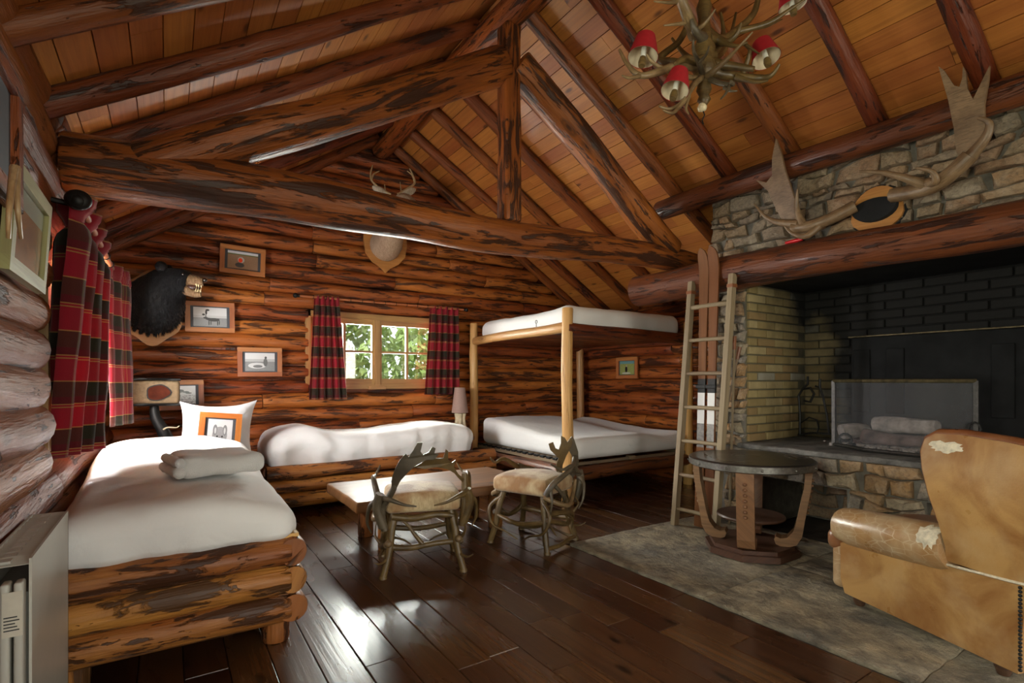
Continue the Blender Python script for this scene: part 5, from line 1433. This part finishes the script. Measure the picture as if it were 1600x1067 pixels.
def rod(name, label, a, b, r, nr_, span):
    a = V(a); b = V(b); t = thing(name, label, 'curtain rod', a); d = (b - a).normalized()
    MB().tube([a, b], r, 10).build('rod', M['frame'], t, 60)
    for e, s in ((a, -1), (b, 1)):
        m_ = MB(); m_.tube([e, e + d * s * .02], r * 1.25, 10); m_.ball(e + d * s * .04, r * 2.0, 12, 8); m_.build('finial', M['iron'], t, 60)
    for i in range(nr_):
        p = a.lerp(b, span[0] + (span[1] - span[0]) * i / max(1, nr_ - 1))
        s_ = d.cross(V((0, 0, 1)))
        MB().tube([p + (s_ * math.cos(k * PI / 5) + V((0, 0, 1)) * math.sin(k * PI / 5)) * r * 1.5 for k in range(11)], .003, 5).build('ring', M['iron'], t, 60)
    return t, d
t, d = rod('curtain_rod', 'brown wooden curtain rod over the back window', (1.12, yq, 2.015), (3.0, yq, 2.015), .013, 14, (.07, .95))
for x in (1.16, 2.96): MB().tube([(x, yq, 2.015), (x, YB + .04, 2.02)], .009, 7).build('bracket', M['iron'], t)
XC = -.295
curtain('curtain', 'dark tartan curtain at the near side of the left window, hanging nearest', (-.315, 2.66, 1.895), (-.325, 3.70, 1.885), (-.45, 3.08, .80), (-.30, 3.50, .80), 4, .075, .06, (1, .0, .0), 1.0, group='left window curtains')
curtain('curtain', 'sunlit tartan curtain at the far side of the left window', (-.31, 4.0, 1.885), (-.215, 4.44, 1.885), (-.30, 4.12, .86), (-.195, 4.46, .86), 3, .025, .02, (1, .2, 0), .62, group='left window curtains')
t, d = rod('curtain_rod', 'brown wooden curtain rod over the left window', (XC, 2.70, 1.86), (XC, 4.62, 1.86), .015, 8, (.02, .93))
for y in (2.74, 4.55): MB().tube([(XC, y, 1.86), (XL - .05, y, 1.88)], .011, 7).build('bracket', M['iron'], t)
MB().ball((XC, 2.665, 1.865), (.045, .03, .04), 14, 10).build('cup', M['iron'], t, 60)

# ================================================================== RADIATOR
ra = thing('radiator', 'cream enamelled wall radiator with louvred top beside the nearest bed', 'radiator', (-.33, 2.0, 0))
RXf, RXb, RY0, RY1, RZt = -.288, -.385, 1.78, 2.36, .70
MB().box((RXf - .006, RY0, .08), (RXf, RY1, RZt)).build('front_panel', M['enamel'], ra)
MB().box((RXb, RY0, .08), (RXb + .006, RY1, RZt)).build('back_panel', M['enamel'], ra)
MB().box((RXb, RY1 - .005, .08), (RXf, RY1, RZt - .01)).build('end_panel', M['enamel'], ra)
MB().box((RXb + .008, RY0 + .02, .1), (RXf - .008, RY1 - .006, RZt - .09)).build('core', M['enamel_dark'], ra)
for k in range(11):
    y = RY0 + .03 + k * .053
    Mx = Matrix.Translation((0, y, RZt - .010)) @ Matrix.Rotation(math.radians(24), 4, 'X')
    MB().box((RXb + .006, -.019, -.0012), (RXf - .006, .019, .0012), Mx).build('louvre', M['enamel'], ra)
MB().box((RXb + .03, RY0 + .01, RZt - .010), (RXb + .055, RY1 - .01, RZt - .004)).build('top_bar', M['enamel'], ra)
for x in (RXf - .02, RXf - .045, RXf - .07):
    MB().rbox((x - .010, RY0 - .03, .08), (x + .008, RY0 + .01, RZt - .05), .006, 2).build('end_column', M['enamel'], ra, 50)
lb = MB().box((RXf - .05, RY0 - .032, .52), (RXf - .012, RY0 - .0305, .63)).build('label_plate', M['paper'], ra)
ml = MB()
for i in range(5): ml.box((RXf - .047, RY0 - .0328, .535 + i * .008), (RXf - .018 - .004 * (i % 3), RY0 - .0322, .538 + i * .008))
ml.build('print_lines', M['ink'], lb)

# ================================================================== BEAR
bp = thing('bear_head', 'mounted black bear head snarling on a scalloped wooden plaque', 'trophy head', (-.1, YB - .03, 1.75))
def scal(sc):
    out = []
    for k in range(40):
        a = 2 * PI * k / 40; r = 1 + .05 * math.cos(6 * a + PI)
        out.append((-.115 + .235 * sc * r * math.cos(a), 1.80 + .325 * sc * r * math.sin(a)))
    return out
MB().prism(scal(1.0), lambda a, b, t: (a, t, b), YB - .045, YB - .015).build('plaque', M['plaque'], bp)
def furd(p, i, seed): return p
def skin_body(path, mat, name, parent, amp=.03, ns=26):
    P = sm([p[0] for p in path], 4); n = len(P)
    rad = []
    for i in range(n):
        t = i / (n - 1) * (len(path) - 1); k = min(int(t), len(path) - 2); f = t - k
        rad.append(path[k][1] * (1 - f) + path[k + 1][1] * f)
    m_ = MB(); rr = random.Random(2)
    m_.tube(P, rad, ns, True, prof=lambda i, k: 1 + amp * mn.noise(V((i * .9, math.cos(2 * PI * k / ns) * 3, math.sin(2 * PI * k / ns) * 3))))
    return m_.build(name, M[mat], parent, 180)
bearp = [((-.12, 5.655, 1.785), .205), ((-.115, 5.58, 1.79), .225), ((-.10, 5.47, 1.81), .23), ((-.07, 5.37, 1.855), .215), ((-.005, 5.29, 1.94), .165), ((.06, 5.235, 1.98), .125), ((.11, 5.20, 1.985), .105), ((.15, 5.18, 1.975), .08)]
hd = skin_body(bearp, 'fur_black', 'neck_and_head', bp, .09)
# hair standing off the hide, laid back and down
hv = [(hd.matrix_world @ v.co + ORG[bp.name], v.normal.copy()) for v in hd.data.vertices]
rr = random.Random(12); vs = []; fs = []
polys = hd.data.polygons
for p in polys:
    if len(p.vertices) > 4: continue
    for r_ in range(7):
        w = [rr.random() for _ in p.vertices]; t_ = sum(w)
        c_ = sum((hd.data.vertices[vi].co * (w[k] / t_) for k, vi in enumerate(p.vertices)), V()) + ORG[bp.name]
        if c_.x > .115: continue
        d_ = (p.normal * .55 + V((rr.uniform(-.4, .2), .45, -.75))).normalized(); sd_ = d_.cross(p.normal).normalized() * .004
        L = rr.uniform(.025, .05); k = len(vs); vs += [c_ - sd_, c_ + sd_, c_ + d_ * L]; fs.append((k, k + 1, k + 2))
o = MB().add(vs, fs).build('fur', M['fur_black'], bp); o['kind'] = 'stuff'
mz = MB(); tine(mz, [(.12, 5.19, 2.0), (.18, 5.165, 1.995), (.225, 5.15, 1.99), (.25, 5.145, 1.99)], .066, .036, 12); mz.build('muzzle', M['fur_muzzle'], bp, 60)
mz = MB(); tine(mz, [(.10, 5.19, 1.935), (.15, 5.17, 1.905), (.20, 5.155, 1.885), (.235, 5.145, 1.885)], .055, .022, 10); mz.build('lower_jaw', M['fur_muzzle'], bp, 60)
MB().ball((.18, 5.16, 1.94), (.055, .035, .03), 10, 8).build('mouth', M['mouth'], bp, 60)
MB().ball((.262, 5.14, 2.005), (.022, .026, .02), 10, 8).build('nose', M['eye'], bp, 60)
for (x, y) in ((.215, 5.125), (.235, 5.13), (.20, 5.12), (.225, 5.155)):
    m_ = MB(); m_.tube([(x, y, 1.965), (x + .004, y, 1.935)], [.007, .001], 6); m_.build('tooth', M['teeth'], bp, 60)
    m_ = MB(); m_.tube([(x - .005, y, 1.90), (x, y, 1.93)], [.007, .001], 6); m_.build('tooth', M['teeth'], bp, 60)
MB().ball((.105, 5.115, 2.035), .012, 8, 6).build('eye', M['eye'], bp, 60)
for (x, y, z) in ((-.045, 5.20, 2.095), (.0, 5.36, 2.10)): MB().ball((x, y, z), (.045, .03, .045), 10, 8).build('ear', M['fur_black'], bp, 60)

# ================================================================== DEER
dp = thing('deer_head', 'mounted deer head with antlers on a shield plaque, partly behind the tie beam', 'trophy head', (2.04, YB - .03, 2.6))
shd = [(0, -.27), (.05, -.22), (.15, -.16), (.225, -.07), (.25, .06), (.24, .2), (.2, .33), (0, .38), (-.2, .33), (-.24, .2), (-.25, .06), (-.225, -.07), (-.15, -.16), (-.05, -.22)]
MB().prism([(2.04 + a, 2.63 + b) for a, b in shd], lambda a, b, t: (a, t, b), YB - .05, YB - .015).build('plaque', M['plaque'], dp)
skin_body([((2.03, 5.66, 2.66), .175), ((2.03, 5.56, 2.68), .165), ((2.035, 5.44, 2.76), .13), ((2.06, 5.34, 2.90), .105), ((2.08, 5.27, 3.03), .10), ((2.10, 5.20, 3.03), .085), ((2.12, 5.10, 2.98), .06), ((2.13, 5.03, 2.95), .04)], 'fur_deer', 'neck_and_head', dp, .05)
def dpx(x, y, Y=5.28): return pt(x, y, Y=Y)
for sx, tip, base in ((-1, (583, 292), (606, 305)), (1, (648, 296), (624, 306))):
    a = dpx(*base); b = dpx(*tip); c_ = (a + b) / 2; L = (b - a).length / 2
    d_ = (b - a).normalized(); Mx = d_.to_track_quat('X', 'Z').to_matrix().to_4x4()
    MB().ball(c_, (L * 1.15, .02, .042), 12, 8, Mx).build('ear', M['fur_ear'], dp, 60)
m_ = MB(); tine(m_, [dpx(610, 304), dpx(596, 296), dpx(582, 284), dpx(579, 272), dpx(582, 258)], 0.0182, 0.0060); tine(m_, [dpx(580, 282), dpx(584, 272), dpx(593, 267)], 0.0126, 0.0045); tine(m_, [dpx(602, 298), dpx(601, 288)], 0.0098, 0.0030); m_.build('antler', M['bone_tan'], dp, 60)
m_ = MB(); tine(m_, [dpx(622, 304), dpx(638, 294), dpx(648, 286), dpx(646, 276), dpx(640, 263)], 0.0182, 0.0060); tine(m_, [dpx(648, 285), dpx(644, 274), dpx(636, 267)], 0.0126, 0.0045); tine(m_, [dpx(627, 300), dpx(625, 284)], 0.0098, 0.0030); m_.build('antler', M['bone_tan'], dp, 60)

# ================================================================== CHANDELIER
CX, CY = 2.06, 1.50
ch = thing('antler_chandelier', 'hanging chandelier of tangled antlers with small red shades', 'chandelier', (CX, CY, 2.45))
DC = CX * math.sin(YAW) + CY * math.cos(YAW)
def cp(x, y, dd=0):
    s, c = math.sin(YAW), math.cos(YAW); u = (x - 800) / FPX; D = DC + dd
    return V((s + c * u, c - s * u, (HOR - y) / FPX)) * D + V((0, 0, CAMH))
c0 = cp(1100, 100)
MB().lathe([(.004, -.20), (.016, -.185), (.03, -.165), (.022, -.145), (.034, -.12), (.03, -.10), (.04, -.05), (.055, -.02), (.04, .02), (.05, .07), (.035, .1), (.025, .2), (.035, .26), (.02, .30)], c0, 14).build('centre_stem', M['antler'], ch, 60)
zt = c0.z + .29
MB().tube([(c0.x, c0.y, zt), (c0.x, c0.y, RZ - .14)], .008, 6).build('hanging_rod', M['iron'], ch)
MB().tube([cp(1098, 172), cp(1101, 180), cp(1097, 188), cp(1099, 194)], .003, 5).build('hook', M['iron'], ch)
for (x, y) in ((1095, 150), (1106, 152)): pass
MB().lathe([(.0, -.02), (.018, -.012), (.022, 0), (.014, .016)], cp(1097, 168), 10).build('finial', M['bone'], ch, 60)
AN = [  # (antler path in image-plane order at true depth, radii, forks, material)
    ([(1098, 105, 0), (1062, 102, -.10), (1030, 112, -.18), (1000, 118, -.22), (980, 100, -.2), (968, 78, -.16)], .026, .006, [([(1000, 118, -.22), (984, 122, -.26), (972, 118, -.3)], .012, .003), ([(1040, 110, -.16), (1018, 96, -.2), (1010, 84, -.22)], .012, .003)], 'antler_pale'),
    ([(1100, 112, 0), (1060, 98, .05), (1030, 92, .08), (1060, 66, .12), (1074, 40, .13)], .020, .014, [], 'antler'),
    ([(1085, 55, 0), (1076, 30, -.1), (1066, 5, -.16), (1055, -20, -.18)], .030, .020, [([(1083, 50, -.06), (1100, 38, -.12), (1118, 14, -.16)], .016, .003), ([(1076, 36, -.08), (1055, 38, -.14), (1037, 40, -.16)], .011, .003), ([(1062, 2, -.15), (1045, 4, -.2), (1022, 2, -.24)], .012, .003)], 'antler_pale'),
    ([(1105, 60, 0), (1130, 62, .08), (1155, 45, .14), (1178, 20, .18), (1186, -10, .18)], .028, .012, [([(1150, 50, .12), (1200, 36, .12), (1235, 14, .1), (1262, -4, .08)], .018, .004), ([(1165, 45, .12), (1195, 42, .16), (1222, 30, .2)], .012, .003)], 'antler'),
    ([(1098, 120, 0), (1092, 98, -.12), (1084, 80, -.2), (1083, 62, -.24)], .016, .004, [([(1094, 96, -.14), (1104, 84, -.22), (1108, 72, -.26)], .009, .003)], 'antler_grey'),
    ([(1104, 120, -.02), (1130, 98, -.18), (1150, 78, -.26), (1176, 50, -.32)], .016, .003, [([(1128, 100, -.17), (1136, 96, -.2), (1141, 88, -.22)], .007, .002)], 'antler_pale'),
    ([(1105, 110, 0), (1150, 120, .04), (1185, 122, .02), (1205, 118, -.02), (1218, 100, -.05)], .030, .005, [([(1150, 120, .02), (1180, 128, -.04), (1200, 126, -.08)], .014, .004), ([(1160, 116, .04), (1172, 80, .0), (1162, 68, -.06), (1186, 84, -.1)], .014, .004)], 'antler'),
    ([(1100, 125, 0), (1075, 120, -.1), (1060, 115, -.15), (1052, 108, -.18)], .016, .004, [], 'antler_pale'),
    ([(1098, 118, 0), (1082, 135, -.12), (1068, 158, -.2), (1048, 170, -.24), (1030, 166, -.27)], .018, .004, [([(1068, 158, -.2), (1052, 176, -.26), (1036, 172, -.3)], .013, .003), ([(1076, 150, -.16), (1072, 168, -.2), (1076, 178, -.22)], .010, .003)], 'antler_pale'),
    ([(1104, 122, 0), (1125, 130, -.1), (1145, 132, -.15), (1142, 128, -.18)], .014, .007, [([(1140, 134, -.14), (1134, 146, -.18), (1126, 155, -.2)], .009, .003), ([(1132, 137, -.12), (1142, 142, -.16), (1152, 142, -.18)], .009, .003)], 'antler_grey'),
    ([(1100, 95, 0), (1125, 85, .18), (1140, 60, .3), (1150, 20, .34)], .022, .006, [], 'antler'),
    ([(1095, 100, 0), (1070, 85, .2), (1050, 60, .3)], .022, .006, [], 'antler'),
    ([(1090, 40, .02), (1118, 60, .03), (1135, 66, .0), (1150, 55, -.04), (1158, 36, -.06)], .030, .006, [([(1130, 66, .0), (1150, 72, -.06), (1168, 66, -.1)], .014, .004)], 'antler'),
    ([(1112, 88, .02), (1090, 96, -.06), (1070, 92, -.12), (1056, 100, -.16)], .030, .010, [], 'antler'),
    ([(1090, 92, .05), (1120, 100, .0), (1150, 104, -.04), (1178, 108, -.08)], .032, .012, [], 'antler'),
    ([(1098, 60, -.03), (1086, 48, -.1), (1080, 30, -.12)], .026, .008, [], 'antler_grey'),
    ([(1104, 88, .04), (1122, 76, .1), (1130, 50, .14), (1126, 20, .16)], .024, .006, [], 'antler'),
]
for path, r0, r1, forks, mt in AN:
    m_ = MB(); tine(m_, [cp(*p) for p in path], r0, r1, 8, 5)
    for fp, a, b in forks: tine(m_, [cp(*p) for p in fp], a, b, 7, 5)
    m_.build('antler', M[mt], ch, 60)
for (b, tdir, nm) in ((cp(1003, 100, -.22), (cp(1010, 52, -.2)), 'l'), (cp(1052, 152, -.22), cp(1060, 118, -.2), 'm'), (cp(1200, 100, .0), cp(1188, 62, .04), 'r'), (cp(1240, 20, .12), cp(1232, -28, .12), 't')):
    ax = (tdir - b).normalized(); Mx = ax.to_track_quat('Z', 'Y').to_matrix().to_4x4(); sc_ = .92 if nm == 'm' else 1
    MB().lathe([(.014, -.01), (.017, .01), (.013, .03)], b, 10, Mx).build('candle_cup', M['antler'], ch, 50)
    MB().lathe([(.011, .03), (.011, .075), (.0, .078)], b, 10, Mx).build('candle', M['white_plastic'], ch, 50)
    m_ = MB(); m_.lathe([(.063 * sc_, .03), (.040 * sc_, .125)], b, 24, Mx); m_.f = m_.f[:-2]; m_.uv = m_.uv[:-2]
    o = m_.build('shade', M['red'], ch, 60)
    m_ = MB(); m_.lathe([(.061 * sc_, .031), (.0385 * sc_, .124)], b, 24, Mx); m_.f = m_.f[:-2]; m_.uv = m_.uv[:-2]
    m_.build('shade_lining', M['shade_in'], o, 60)

# ================================================================== GARDEN seen through the windows
g = struct(MB().box((-30, -30, -.5), (40, 40, -.22)).build('ground_outside', M['grass']))
def bush(label, c, rx, ry, rz_, n, seed, name='garden_shrub'):
    rr = random.Random(seed); b = thing(name, label, 'shrub', (c[0], c[1], -.22), group='garden shrubs'); vs = []; fs = []
    for i in range(n):
        while True:
            p = V((rr.uniform(-1, 1), rr.uniform(-1, 1), rr.uniform(-1, 1)))
            if .25 < p.length < 1: break
        p = V((c[0] + p.x * rx, c[1] + p.y * ry, c[2] + p.z * rz_))
        if mn.noise(p * 1.7 + V((seed, 0, 0))) < -.25: continue
        d = V((rr.gauss(0, 1), rr.gauss(0, 1), rr.gauss(0, 1))).normalized(); e = d.cross(V((rr.gauss(0, 1), rr.gauss(0, 1), rr.gauss(0, 1)))).normalized()
        s = rr.uniform(.06, .13); k = len(vs)
        vs += [p - d * s, p + e * s * .45, p + d * s, p - e * s * .45]; fs += [(k, k + 1, k + 2), (k, k + 2, k + 3)]
    o = MB().add(vs, fs).build('foliage', M['leaf'], b); o['kind'] = 'stuff'
    for k in range(3):
        MB().tube([(c[0] + .1 * k, c[1], -.22), (c[0] + rr.uniform(-.3, .3), c[1], c[2] * .6), (c[0] + rr.uniform(-rx, rx) * .6, c[1], c[2] + rz_ * .4)], [.05, .035, .015], 6).build('stem', M['bark'], b)
bush('leafy green shrub outside, seen in the left panes of the back window', (1.9, 9.6, 1.6), 1.8, 1.0, 2.0, 9000, 1)
bush('leafy green shrub outside, seen in the right panes of the back window', (5.45, 10.2, 1.5), 1.6, 1.0, 1.9, 9000, 2)
bush('leafy green shrub outside the left bed window', (-3.9, 7.6, 1.3), 1.5, 2.2, 1.9, 7000, 3)
